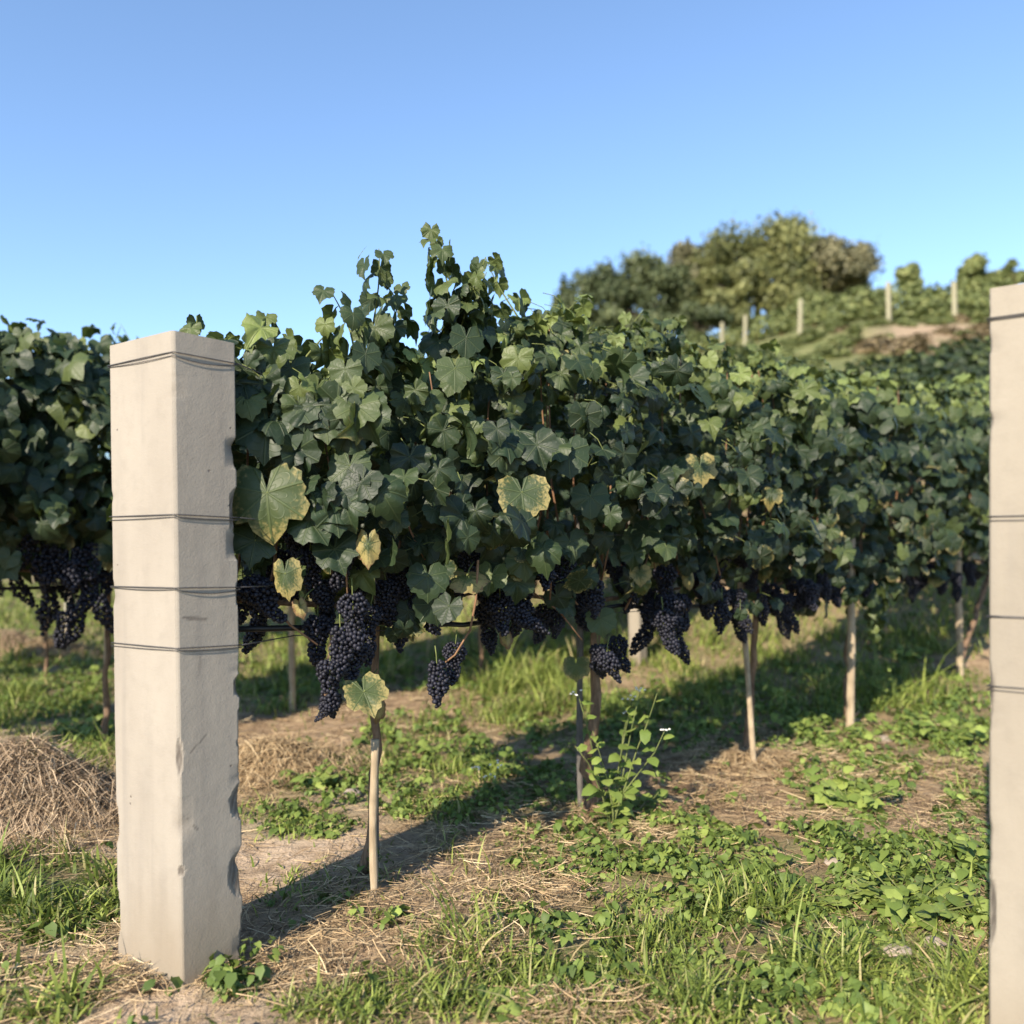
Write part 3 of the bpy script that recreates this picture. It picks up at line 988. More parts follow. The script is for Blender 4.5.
def make_row_vine(seed, h_top, n, lod, size, length=1.5, bunches=6, mat='vine_leaf'):
    root = empty('grape_vine', (0, 0, 0))
    mb = MB()
    mb.tube(wobble((0, 0, -0.05), (0.02, 0.02, 0.95), 9, 0.016, seed), [0.02, 0.017, 0.016, 0.017, 0.014, 0.015, 0.013, 0.013, 0.012, 0.012], 7)
    obj('trunk', mb.mesh('trunk', M['vine_bark']), root)
    for sg in (-1, 1):
        a = MB()
        a.tube(wobble((0.02, 0.02, 0.94), Vector(DX * sg * length * 0.45 + UP * 0.98), 5, 0.015, seed + sg), [0.011, 0.01, 0.009, 0.008, 0.007, 0.006], 6)
        obj('arm', a.mesh('arm', M['vine_bark']), root)
    tp = lambda s: h_top + 0.08 * fbm(s, seed, 2.0, 6.0)
    bt = lambda s: 0.98 + 0.08 * fbm(s, seed, 2.2, 7.0)
    A, st = canopy(None, -length / 2, length / 2, tp, bt, n, lod, size, 0.31, None, seed, yellow=0.012, front=0.5, hole=0.4, lightup=0.45)
    arrs = [A]
    for i in range(4):
        B, s_ = shoot(random.uniform(-0.45, 0.45) * length, random.uniform(-0.1, 0.1), h_top - 0.2, h_top + random.uniform(0.06, 0.2), random.uniform(-0.12, 0.12), 7, lod, 0.06, seed * 7 + i)
        arrs.append(B)
        st.l.extend([x + st.n for x in s_.l]); st.t.extend(s_.t); st.v.extend(s_.v); st.n += s_.n
    obj('foliage', leaves_mesh('foliage', arrs, [M[mat], M['green_stem']], st), root)
    for i in range(bunches):
        s = random.uniform(-0.42, 0.42) * length
        add_bunch(root, Vector(DX * s + DN * random.uniform(-0.05, 0.22) + UP * random.uniform(0.88, 1.0)), None, True, random.uniform(0.9, 1.25))
    return root


GL2 = 'grapevines of the second row'
LEFT2 = ['grapevine at the left edge of the photo, its dark bunches hanging over a black pipe',
         'grapevine close behind the left post, its thin crooked trunk showing beside the post']
MID2 = 'grapevine of the second row glimpsed under and between the leaves of the front row'
RIGHT2 = 'grapevine of the second row climbing the slope, its leafy top showing above the front row'
protos = [make_row_vine(500 + i, (2.2, 2.17, 2.12)[i], (1500, 1500, 950)[i], 'mid', 0.086) for i in range(3)]

LB = [(75, 600, 4.25, 0), (66, 608, 4.2, 0), (88, 575, 4.3, 1), (97, 560, 4.35, 2), (60, 545, 4.2, 0), (50, 540, 4.2, 1), (40, 545, 4.15, 2), (82, 545, 4.25, 1), (92, 540, 4.3, 0), (70, 555, 4.2, 1), (28, 530, 4.1, 0), (100, 590, 4.3, 2)]
for px, py, y, k in LB:
    add_bunch(protos[1], at(px, py, y) - Vector((*(ROW2 + DX * 0.0)[:2], terrain(*(ROW2 + DX * 0.0)[:2]))), k, True, 1.15)
# along the row, in steps of about 1.4 m
steps = [-1.45, 0.0, 1.42, 2.85, 4.3, 5.7, 7.1, 8.5, 9.9, 11.3, 12.7, 14.1, 15.5, 16.9]
for i, s in enumerate(steps):
    p = ROW2 + DX * s
    z = terrain(p[0], p[1])
    src = protos[i % 3]
    o = src if i < 3 else copy_tree(src, (0, 0, 0))
    o.location = (p[0], p[1], z)
    o.rotation_euler = (0, 0, math.pi if i % 2 and i >= 3 and i < 6 else 0)
    if i >= 4: o.scale = (1, 1, 0.97 if i < 8 else 0.86)
    tag(o, LEFT2[i] if i < 2 else (MID2 if i < 7 else RIGHT2), 'grapevine', GL2 if i >= 2 else 'grapevines left of the near post')

P3 = [make_row_vine(530 + i, 2.0, 420, 'low', 0.105, 1.6, 5, 'vine_leaf_far') for i in range(2)]
ROW3 = np.array([-4.9, 5.7, 0.0])
for i, s in enumerate(np.arange(0.0, 13.6, 1.5)):
    p = ROW3 + DX * s
    o = P3[i] if i < 2 else copy_tree(P3[i % 2], (0, 0, 0))
    o.location = (p[0], p[1], terrain(p[0], p[1]))
    tag(o, 'grapevine of the third row, almost hidden behind the two rows before it', 'grapevine', 'grapevines of the third row')

# ------------------------------------------------------------------ concrete end posts
PA = Vector((-0.84, 0.54, 0)).normalized()     # along the sunlit face, away from the near corner
PB = Vector((0.68, 0.735, 0)).normalized()      # along the shaded face


def concrete_post(name, corner, wa, wb, height, lean, mat, step, marks=(), chips=(), seed=0, taper=0.0):
    """near corner at ground level, two face widths; the mesh is a fine skin so that its edges can be chipped"""
    r = random.Random(seed)
    bev = 0.006
    c = [Vector((0, 0, 0)), PB * wb, PB * wb + PA * wa, PA * wa]
    ctr = (c[0] + c[2]) / 2
    per = []   # (point, which corner it is near, distance to it)
    for i in range(4):
        a, b = c[i], c[(i + 1) % 4]
        L = (b - a).length
        d = (b - a).normalized()
        n = max(6, int(L / step))
        per.append((a + d * bev * 0.25 + (ctr - a).normalized() * bev * 0.35, i, 0.0, i))
        for k in range(n + 1):
            u = bev + (L - 2 * bev) * k / n
            per.append((a + d * u, i if u < L / 2 else (i + 1) % 4, min(u, L - u), i))
    m = len(per)
    nz = int((height + 0.25) / step)
    V, chip = [], []
    for j in range(nz + 1):
        z = -0.25 + (height + 0.25) * j / nz
        for (p, ci, du, face) in per:
            q = p.copy()
            ch = 0.0
            inw = (ctr - c[ci]).normalized()
            # worn edges
            if du < 0.035:
                nn = fbm(z * 1.0, ci * 5.0 + seed, 9.0, 2.0 + seed, 3)
                amp = 0.0045 if ci != 1 else 0.0075
                dep = max(0, nn - (0.10 if ci == 1 else 0.16)) * amp * 5 * (1 - du / 0.035)
                q += inw * dep
                ch = min(1, dep / 0.013) * 0.7
            for (cci, cz, hz, wd, dep) in chips:
                if ci == cci:
                    e = ((z - cz) / hz) ** 2 + (du / wd) ** 2
                    e *= 1 + 0.5 * fbm(z, du * 3, 22, seed + 4.0)
                    if e < 1:
                        q += inw * dep * (1 - e) ** 0.6
                        ch = max(ch, min(1, (1 - e) * 1.6) * (0.35 + 0.65 * abs(math.sin(z * 70 + du * 220))))
            if face == 0:     # scratches on the shaded face: (distance along face, height, half length, slope, width)
                u = du if ci == 0 else wb - du
                for (mu, mz, hl, sl, wd, a) in marks:
                    if abs(u - mu) < hl:
                        dd = abs(z - (mz + (u - mu) * sl))
                        ww = wd * math.sqrt(max(0, 1 - ((u - mu) / hl) ** 2))
                        if dd < ww * 1.5: ch = max(ch, a * (1 - sstep(ww * 0.6, ww * 1.5, dd)))
            tz = 1 - taper * z / height
            q = ctr + (q - ctr) * tz
            q += Vector((fbm(z, face, 3, seed + 6.0) * 0.0015, fbm(z, face, 3, seed + 7.0) * 0.0015, 0))
            q += lean * z
            q.z = z
            V.append(q[:]); chip.append(ch)
    L, T = [], []
    for j in range(nz):
        for k in range(m):
            k2 = (k + 1) % m
            L += [j * m + k, j * m + k2, (j + 1) * m + k2, (j + 1) * m + k]
            T.append(4)
    top = len(V)
    V.append((ctr + lean * height + Vector((0, 0, height + 0.002)))[:]); chip.append(0)
    for k in range(m):
        L += [nz * m + k, nz * m + (k + 1) % m, top]
        T.append(3)
    T = np.array(T)
    me = np_mesh(name, np.array(V), np.array(L), np.concatenate([[0], np.cumsum(T)[:-1]]), T, mat, False, None, {'chip': chip})
    o = obj(name, me, None, corner)
    return o, c


def loop_wire(post_corner, c, z, lean, sag=0.0, r=0.0016, wob=0.004, seed=0):
    """points of a wire once round a post at height z"""
    rr = random.Random(seed)
    ctr = (c[0] + c[2]) / 2
    pts = []
    order = [c[1], c[0], c[3], c[2], c[1]]
    tilt = [rr.uniform(-wob, wob) for _ in order]
    for i in range(4):
        a, b = order[i], order[i + 1]
        for k in range(10):
            f = k / 10
            p = a.lerp(b, f)
            p = ctr + (p - ctr) * (1 + 0.004 / (p - ctr).length)
            # keep clear of the flat face
            zz = z + tilt[i] * (1 - f) + tilt[(i + 1) % 4] * f - sag * 4 * f * (1 - f) * (1 if i == 0 else 0.3)
            pts.append(Vector(post_corner) + p + lean * zz + Vector((0, 0, zz)))
    pts.append(pts[0].copy())
    return pts


LEAN1 = Vector((-0.014, 0.0, 0))
corner1 = Vector((-0.774, 1.93, 0.0))
WA, WB = 0.260, 0.160
post1, c1 = concrete_post('concrete_post', corner1, WA, WB, 1.551, LEAN1, M['concrete'], 0.005,
                          marks=[(0.045, 0.872, 0.034, -0.12, 0.0045, 0.75), (0.05, 0.575, 0.030, 0.9, 0.002, 0.8), (0.035, 0.38, 0.018, -1.3, 0.0016, 0.9), (0.04, 0.80, 0.006, -1.5, 0.003, 0.35), (0.055, 0.76, 0.004, 4, 0.02, 0.25),
                                 (0.095, 0.89, 0.02, -1.2, 0.02, 0.0)],
                          chips=[(1, 1.135, 0.06, 0.026, 0.012), (1, 0.70, 0.03, 0.018, 0.010), (1, 0.415, 0.045, 0.032, 0.010), (1, 0.235, 0.06, 0.042, 0.009), (1, 0.56, 0.09, 0.010, 0.012), (1, 0.93, 0.05, 0.008, 0.006), (1, 0.05, 0.10, 0.012, 0.010),
                                 (0, 0.55, 0.05, 0.010, 0.005), (3, 0.35, 0.05, 0.012, 0.010), (3, 0.12, 0.07, 0.014, 0.012), (0, 0.28, 0.015, 0.012, 0.004)], seed=1, taper=0.0)
tag(post1, 'concrete end post standing at the left, four wires around it, right edge chipped', 'post', 'concrete end posts')
LEAN2 = Vector((0.0, 0.0, 0))
corner2 = Vector((1.218, 1.505, 0.0))
post2, c2 = concrete_post('concrete_post', corner2, 0.30, 0.2, 1.56, LEAN2, M['concrete_sandy'], 0.008,
                          chips=[(3, 0.3, 0.08, 0.012, 0.008), (3, 0.75, 0.05, 0.008, 0.004)], seed=4)
tag(post2, 'sandy concrete end post cut off by the right edge of the photo', 'post', 'concrete end posts')

# trellis wires: each wire with its own loop round the post
WIRE_LAB = {1: ['topmost trellis wire, tied just under the top of the left concrete post', 'second trellis wire from the top, tied round the left concrete post', 'third trellis wire from the top, tied round the left concrete post with a sagging end', 'lowest trellis wire, tied round the left concrete post'],
            2: ['topmost trellis wire, tied near the top of the right post', 'second wire from the top around the right post', 'third wire from the top around the right post', 'lowest wire around the right post']}
for pid, corner, c, lean, hs, rowdir in ((1, corner1, c1, LEAN1, (1.500, 1.118, 0.945, 0.803), DX), (2, corner2, c2, LEAN2, (1.497, 1.097, 0.899, 0.752), np.array([0.80, 0.60, 0]))):
    for i, z in enumerate(hs):
        mb = MB()
        lp = loop_wire(corner, c, z, lean, 0.0, seed=pid * 10 + i)
        mb.tube(lp, 0.0014, 6)
        lp2 = loop_wire(corner, c, z - 0.005, lean, 0.010 if (i in (0, 2) and pid == 1) else 0.002, seed=pid * 10 + i + 5)
        mb.tube(lp2, 0.0010, 6)
        st = Vector(corner) + (c[1] + c[2]) / 2 + lean * z + Vector((0, 0, z)) + Vector(rowdir) * 0.002
        mb.tube([lp[0], lp[0] * 0.5 + (st + Vector(rowdir) * 0.25) * 0.5, st + Vector(rowdir) * 0.25], 0.0016, 6)
        far = []
        for k in range(1, 25):
            d = 0.25 + k * 0.42
            q = st + Vector(rowdir) * d
            far.append(q + Vector((0, 0, -0.004 * math.sin(k * 1.3) + max(0, terrain_base(q.x, q.y)) * 0.9)))
        mb.tube([st + Vector(rowdir) * 0.25] + far, 0.0016, 5)
        b = Vector((corner.x, corner.y, 0))
        o = obj('trellis_wire', mb.mesh('trellis_wire', M['wire'], True, b), None, b)
        tag(o, WIRE_LAB[pid][i], 'wire', 'trellis wires')

# drip pipes hung along the rows
for row, z, s0, s1, lab in ((ROW1, 0.815, 0.12, 10.0, 'black irrigation pipe hung under the leaves of the front row'), (ROW2, 0.885, -2.6, 14.0, 'black irrigation pipe hung along the second row, seen left of the near post')):
    mb = MB()
    pts = []
    for s in np.arange(s0, s1, 0.28):
        p = row + DX * s + DN * (0.03 + 0.01 * math.sin(s * 4))
        pts.append(Vector((p[0], p[1], z + terrain_base(p[0], p[1]) + 0.012 * math.sin(s * 4.5) + 0.008 * math.sin(s * 11))))
    mb.tube(pts, 0.0085, 8)
    o = obj('drip_pipe', mb.mesh('drip_pipe', M['pipe'], True, pts[0]), None, pts[0])
    tag(o, lab, 'pipe', 'irrigation pipes')


# stakes beside the vines
def stake(px, py, height, rad, mat, lab, lean=(0, 0), grp='vine stakes', seed=0, base=None):
    b = gp(px, py) if base is None else Vector(base)
    mb = MB()
    n = 10
    pts = [Vector((lean[0] * f + 0.003 * math.sin(f * 7 + seed), lean[1] * f, -0.12 + (height + 0.12) * f)) for f in np.linspace(0, 1, n)]
    mb.tube(pts, [rad * (1 + 0.08 * math.sin(i * 2.1 + seed)) for i in range(n)], 8)
    o = obj('wooden_stake', mb.mesh('wooden_stake', mat), None, b)
    tag(o, lab, 'stake', grp)
    return o


stake(374, 896, 0.47, 0.0125, M['stake_wood'], 'short pale round stake beside the trunk nearest the left post', seed=1)
stake(376, 862, 1.30, 0.010, M['dark_stake'], 'thin dark grey stake rising into the leaves above the lone yellowing leaf', (0.0, 0.02), seed=2)
stake(581, 806, 1.30, 0.0135, M['dark_stake'], 'grey stake against the dark twisted trunk behind the flowering weed', (-0.01, 0.0), seed=3)
stake(757, 768, 1.15, 0.014, M['stake_wood'], 'pale stake leaning by the slanting reddish trunk', (-0.10, 0.02), seed=4)
stake(850, 732, 1.2, 0.024, M['stake_wood'], 'thick pale stake half wrapped in low leaves', (0.01, 0.0), seed=5)
stake(960, 678, 1.2, 0.026, M['stake_wood'], 'pale stake by the trunk nearest the right post', (-0.02, 0.0), seed=6)
stake(292, 712, 1.1, 0.022, M['stake_wood'], 'pale stake of the second row standing between the left post and the grapes', (0.0, 0.0), seed=7)
stake(106, 742, 0.9, 0.012, M['stake_wood'], 'thin stake at the left edge of the near concrete post', (0.0, 0.0), seed=8)


def small_post(base, w, h, lab, grp, mat):
    mb = MB()
    b = Vector(base)
    bm = bmesh.new()
    bmesh.ops.create_cube(bm, size=1.0)
    for v in bm.verts: v.co = Vector((v.co.x * w, v.co.y * w, (v.co.z + 0.5) * (h + 0.2) - 0.2))
    bmesh.ops.bevel(bm, geom=bm.edges[:], offset=w * 0.1, segments=1, affect='EDGES')
    me = bpy.data.meshes.new('concrete_post')
    bm.to_mesh(me); bm.free()
    me.materials.append(mat)
    o = obj('concrete_post', me, None, b)
    o.rotation_euler = (random.uniform(-0.02, 0.02), random.uniform(-0.02, 0.02), 0.78)
    tag(o, lab, 'post', grp)
    return o


small_post(gp(638, 664), 0.115, 1.9, 'pale square post of the second row seen under the leaves right of the grey stake', 'line posts', M['concrete_sandy'])
small_post(gp(70, 640), 0.10, 1.9, 'pale post behind the hanging grapes at the far left', 'line posts', M['concrete_sandy'])

# ------------------------------------------------------------------ upper terrace: far vines and posts
FP = [(955, 319, 1.9), (889, 333, 1.95), (800, 337, 1.9), (745, 343, 1.8), (722, 341, 1.6)]
FPLAB = ['far vineyard post on the hillside, nearest the right concrete post', 'far vineyard post standing alone under the gap right of the wooded crest', 'far vineyard post below the right end of the wooded crest',
         'right one of a close pair of far vineyard posts', 'left one of a close pair of far vineyard posts']
far_line = []
for (px, py, h), lab in zip(FP, FPLAB):
    t = (px - 512) / F
    y = {955: 41.5, 889: 43.0, 800: 47.0, 745: 50.5, 722: 52.0}[px]
    b = Vector((t * y, y, terrain(t * y, y)))
    far_line.append(b)
    small_post(b, 0.20 if px > 780 else 0.19, h + 0.1, lab, 'far posts on the hillside', M['post_far'])


def far_vine(seed):
    n = 300
    r = random.Random(seed)
    P, Nn, Tp, Sz, Va = [], [], [], [], []
    for i in range(n):
        d = Vector((r.gauss(0, 1), r.gauss(0, 1), r.gauss(0, 1))).normalized()
        k = r.random() ** 0.35
        P.append((d.x * k * 1.15, d.y * k * 0.5, 1.05 + d.z * k * 1.0 + 0.3 * fbm(d.x * 2, seed, 1.5)))
        Nn.append((d.x + r.gauss(0, .5), d.y + r.gauss(0, .5), d.z + 0.5)); Tp.append((r.gauss(0, .5), r.gauss(0, .5), -1))
        Sz.append(r.uniform(0.15, 0.27)); Va.append(r.uniform(0.05, 0.8))
    root = empty('grape_vine', (0, 0, 0))
    A = leaves_arrays(np.array(P), np.array(Nn), np.array(Tp), np.array(Sz), 'ovallow', np.array(Va), np.zeros(n))
    obj('foliage', leaves_mesh('foliage', [A], [M['hill_leaf']]), root)
    mb = MB(); mb.tube([(0, 0, -0.1), (0.03, 0, 0.5), (0, 0.02, 1.0)], [0.05, 0.04, 0.03], 6)
    obj('trunk', mb.mesh('trunk', M['vine_bark']), root)
    return root


fv = [far_vine(900 + i) for i in range(3)]
spots = []
for row, (dy, spacing, xa, xb) in enumerate(((-1.5, 1.6, 700, 1010), (0.8, 1.75, 700, 1010), (4.6, 1.9, 690, 1020), (8.6, 2.0, 640, 1030))):
    # the row line runs through the far posts, others parallel behind it
    p0 = Vector((far_line[-1].x - 4.0, far_line[-1].y + 1.2)); p1 = Vector((far_line[0].x + 5.5, far_line[0].y - 1.0))
    L = (p1 - p0).length
    for i in range(int(L / spacing)):
        q = p0.lerp(p1, (i + random.uniform(-0.15, 0.15)) * spacing / L)
        if row == 0 and 512 + F * q.x / q.y < 810: continue
        if row >= 2 and 512 + F * q.x / q.y < (790 if row == 2 else 850): continue
        near = row == 1 and 512 + F * q.x / q.y < 800
        spots.append((row, q.x + random.uniform(-0.2, 0.2), q.y + dy + (1.6 if near else 0) + random.uniform(-0.3, 0.3)))
for i, (row, x, y) in enumerate(spots):
    o = fv[i] if i < 3 else copy_tree(fv[i % 3], (0, 0, 0))
    o.location = (x, y, terrain(x, y))
    sc = random.uniform(0.85, 1.15)
    o.scale = (sc, sc, sc * (random.uniform(0.7, 0.95) if row else random.uniform(0.3, 0.45)))
    o.rotation_euler = (0, 0, random.uniform(-0.4, 0.4) + math.pi * (i % 2) - 0.35)
    tag(o, 'bushy far grapevine in the rows on the upper hillside, behind the far posts', 'grapevine', 'grapevines on the upper hillside')


# brush on the slope below the far posts
bs = [far_vine(950 + i) for i in range(2)]
k = 0
for i in range(54):
    y = random.uniform(29, 44)
    t = random.uniform(0.20, 0.46)
    if t < 0.37: y = random.uniform(26, 36)
    x = t * y
    o = bs[k] if k < 2 else copy_tree(bs[k % 2], (0, 0, 0))
    k += 1
    o.name = 'bush'
    o.location = (x, y, terrain(x, y) - 0.2)
    s_ = random.uniform(0.4, 0.7)
    o.scale = (s_ * 1.2, s_ * 1.5, s_ * 0.55)
    if 20 < i < 39:
        y = random.uniform(37, 47); t = random.uniform(0.26, 0.40)
        o.scale = (s_ * 1.2, s_ * 1.3, s_ * 0.38)
        o.location = (t * y, y, terrain(t * y, y) - 0.2)
    if i > 38:
        y = random.uniform(36, 41); t = random.uniform(0.41, 0.6)
        o.location = (t * y, y, terrain(t * y, y) - 0.25)
    o.rotation_euler = (0, 0, random.uniform(0, 6.28))
    tag(o, 'rough green brush on the slope below the far vineyard posts', 'shrub', 'brush below the far posts')

M['dry_brush'] = leaf_material('dry_brush', (0.08, 0.065, 0.035), (0.19, 0.145, 0.08), (0.32, 0.25, 0.14), veins=False, transl=0.1)
db = far_vine(970)
for ch in db.children:
    if ch.name.startswith('foliage'): ch.data.materials[0] = M['dry_brush']
for i in range(22):
    o = db if i == 0 else copy_tree(db, (0, 0, 0))
    o.name = 'bush'
    y = random.uniform(31, 40.5)
    t = random.uniform(0.40, 0.60)
    o.location = (t * y, y, terrain(t * y, y) - 0.25)
    s_ = random.uniform(0.5, 0.9)
    o.scale = (s_, s_ * 1.4, s_ * random.uniform(0.35, 0.6))
    o.rotation_euler = (0, 0, random.uniform(0, 6.28))
    tag(o, 'dry brown brush on the bare reddish bank below the far posts', 'shrub', 'dry brush on the bank')

# ------------------------------------------------------------------ trees on the crest
def tree(name, base, height, width, lobes, n, mat, lab, seed, trunk_r=0.28, leaf=0.24, cat='tree', group='trees on the crest', crown_low=0.25):
    r = random.Random(seed)
    base = Vector(base)
    root = empty(name, base)
    tag(root, lab, cat, group)
    ell = []
    for i in range(lobes):
        an = r.uniform(0, 6.28)
        f = r.random()
        rad = width * 0.5 * math.sqrt(r.random()) * 0.80
        dome = math.sqrt(max(0.0, 1 - (rad / (width * 0.5)) ** 2 * 0.9))
        u = r.random() ** 0.7 if i > 2 else 1.0
        z = height * (crown_low + 0.08 + (0.80 - crown_low) * dome * u)
        ell.append((Vector((rad * math.cos(an), rad * math.sin(an) * 0.8, z)), width * r.uniform(0.11, 0.22), height * r.uniform(0.08, 0.16)))
    P, Nn, Tp, Sz, Va = [], [], [], [], []
    n = int(n * 1.9)
    for i in range(n):
        c, a, b = ell[i % lobes]
        d = Vector((r.gauss(0, 1), r.gauss(0, 1), r.gauss(0, 1))).normalized()
        k = r.random() ** 0.33 * (1 + r.gauss(0, 0.16))
        p = c + Vector((d.x * a * k, d.y * a * k, d.z * b * k))
        P.append(p[:])
        Nn.append((d.x + r.gauss(0, .6), d.y + r.gauss(0, .6), d.z + 0.4 + r.gauss(0, .5)))
        Tp.append((r.gauss(0, 1), r.gauss(0, 1), -0.6))
        Sz.append(leaf * r.uniform(0.6, 1.3))
        Va.append(min(1, max(0, 0.45 + 0.18 * math.sin(i % lobes * 2.7 + seed) + r.uniform(-0.3, 0.3))))
    A = leaves_arrays(np.array(P), np.array(Nn), np.array(Tp), np.array(Sz), 'ovallow', np.array(Va), np.zeros(n))
    obj('crown', leaves_mesh('crown', [A], [mat]), root)
    mb = MB()
    mb.tube([(0, 0, -0.4), (0.05, 0, height * 0.2), (0.1, 0.05, height * 0.45), (0, 0, height * 0.7)], [trunk_r * 1.3, trunk_r, trunk_r * 0.7, trunk_r * 0.3], 8)
    for c, a, b in ell[:9]:
        z0 = height * r.uniform(0.15, 0.4)
        mb.tube([(0.05, 0, z0), tuple(Vector((0.05, 0, z0)).lerp(c, 0.5) + Vector((0, 0, -0.2))), c[:]], [trunk_r * 0.5, trunk_r * 0.3, trunk_r * 0.1], 6)
    obj('trunk', mb.mesh('trunk', M['tree_bark']), root)
    return root


def crest(px, py_top, y, wpx, lab, lobes, n, mat, seed, name='broadleaf_tree', base_py=None, leaf=0.21, cat='tree', group='trees on the crest', low=0.06):
    t = (px - 512) / F
    x = t * y
    zb = terrain(x, y)
    ztop = CAMH + (HY - py_top) / F * y
    return tree(name, (x, y, zb), max(1.0, ztop - zb) , wpx / F * y * (1.08 if cat == 'tree' and wpx > 40 else 1.0), int(lobes * 1.5), int(n * 1.7), M[mat], lab, seed, leaf=leaf, cat=cat, group=group, crown_low=low,
                trunk_r=0.03 * max(1.0, ztop - zb))


crest(566, 264, 62, 30, 'small dark tree at the left end of the wooded crest', 9, 1400, 'tree_dark', 1)
crest(600, 262, 66, 74, 'low dark tree near the left end of the wooded crest', 13, 2600, 'tree_dark', 2)
crest(646, 238, 64, 92, 'round dark green tree left of the tallest crest trees', 18, 4200, 'tree_dark', 3)
crest(698, 236, 66, 80, 'grey-olive tree between the round dark tree and the tall olive tree', 16, 3600, 'tree_grey', 4)
crest(757, 213, 64, 120, 'tall broad olive-yellow tree, highest on the crest', 24, 6200, 'tree_olive', 5)
crest(806, 226, 70, 56, 'dark tree peeping out between the two biggest crest trees', 12, 2600, 'tree_dark', 6)
crest(838, 229, 63, 84, 'big grey-brown tree at the right end of the wooded crest', 18, 4600, 'tree_grey', 7)
crest(722, 262, 60, 60, 'low yellow-green shrub in front of the tall olive tree', 10, 1800, 'tree_olive', 8, 'shrub', cat='shrub', group='shrubs on the hillside')
crest(810, 288, 58, 50, 'low green shrub under the right end of the wooded crest', 9, 1500, 'tree_olive', 9, 'shrub', cat='shrub', group='shrubs on the hillside')
crest(908, 262, 57, 34, 'thin pale young tree standing in the gap right of the wooded crest', 9, 900, 'hill_leaf', 10, 'young_tree', group='young trees on the skyline')
crest(977, 254, 55, 34, 'dense bushy young tree on the skyline just left of the right post', 10, 1500, 'hill_leaf', 11, 'young_tree', group='young trees on the skyline', low=0.1)
crest(1015, 257, 54, 28, 'young tree on the skyline above the right post', 8, 1000, 'hill_leaf', 12, 'young_tree', group='young trees on the skyline', low=0.1)
crest(990, 268, 56, 80, 'low hedge of bushes along the skyline left of and behind the right post', 12, 2000, 'hill_leaf', 14, 'bush', cat='shrub', group='shrubs on the hillside', low=0.02)
crest(625, 300, 58, 90, 'dark undergrowth bush at the foot of the round dark tree', 10, 2200, 'tree_dark', 15, 'shrub', cat='shrub', group='shrubs on the hillside', low=0.02)
crest(700, 296, 57, 60, 'dark shrub at the foot of the grey-olive tree', 9, 1800, 'tree_dark', 16, 'shrub', cat='shrub', group='shrubs on the hillside', low=0.02)

crest(528, 326, 50, 80, 'green thicket on the slope behind the front row, left of the wooded crest', 12, 2600, 'tree_dark', 17, 'shrub', cat='shrub', group='shrubs on the hillside', low=0.02)
crest(592, 318, 48, 90, 'green thicket on the slope under the left end of the wooded crest', 12, 2600, 'tree_dark', 18, 'shrub', cat='shrub', group='shrubs on the hillside', low=0.02)
crest(470, 352, 48, 70, 'low thicket far behind the tall shoots of the front row', 10, 2000, 'tree_dark', 19, 'shrub', cat='shrub', group='shrubs on the hillside', low=0.02)

# ------------------------------------------------------------------ ground cover
def scatter(zones, accept, seed):
    r = random.Random(seed)
    out = []
    for (y0, y1, tl, tr, n) in zones:
        for _ in range(n):
            y = r.uniform(y0, y1)
            x = y * r.uniform(tl, tr)
            a = accept(x, y)
            if a > 0 and r.random() < a: out.append((x, y, a))
    return out


def in_post(x, y):
    for c, cs in ((corner1, c1), (corner2, c2)):
        d = Vector((x, y, 0)) - c
        det = PA.x * PB.y - PA.y * PB.x
        a, b = (d.x * PB.y - d.y * PB.x) / det, (PA.x * d.y - PA.y * d.x) / det
        if -0.004 < a < WA + 0.05 and -0.004 < b < WB + 0.04: return True
    return False


def ribbons(name, pts_list, mat, label, cat):
    """pts_list: arrays (n, k, 3) centre lines, widths (n,k), side (n,3), var (n)"""
    C, W, S, A = pts_list
    n, k, _ = C.shape
    Lf = C - S[:, None, :] * W[:, :, None] * 0.5
    Rt = C + S[:, None, :] * W[:, :, None] * 0.5
    V = np.stack([Lf, Rt], 2).reshape(n, k * 2, 3)
    base = np.arange(n)[:, None, None] * (k * 2)
    seg = np.arange(k - 1)[None, :, None] * 2
    q = (base + seg + np.array([0, 1, 3, 2])[None, None, :]).reshape(-1)
    nf = n * (k - 1)
    me = np_mesh(name, V.reshape(-1, 3), q, np.arange(nf) * 4, np.full(nf, 4), mat, True, None, {'var': np.repeat(A, k * 2)})
    o = obj(name, me)
    tag(o, label, cat, kind='stuff')
    return o


ZN = [(1.35, 2.6, -0.72, 1.0, 1.0), (2.6, 4.2, -0.75, 1.0, 1.0), (4.2, 7.5, -0.75, 1.0, 1.0), (7.5, 13.0, -0.75, 0.9, 1.0)]


def zones(a, b, c, d):
    return [(*z[:4], int(n * 1.17)) for z, n in zip(ZN, (a, b, c, d))]


def acc_grass(x, y):
    if in_post(x, y): return 0
    if y > 7.5: return max(0, min(1, 0.6 + 0.7 * fbm(x, y, 0.8, 3.0)))
    return max(0, patch(GRASS, x, y) * (0.58 + 2.3 * fbm(x, y, 3.4, 2.0)) + 0.02)


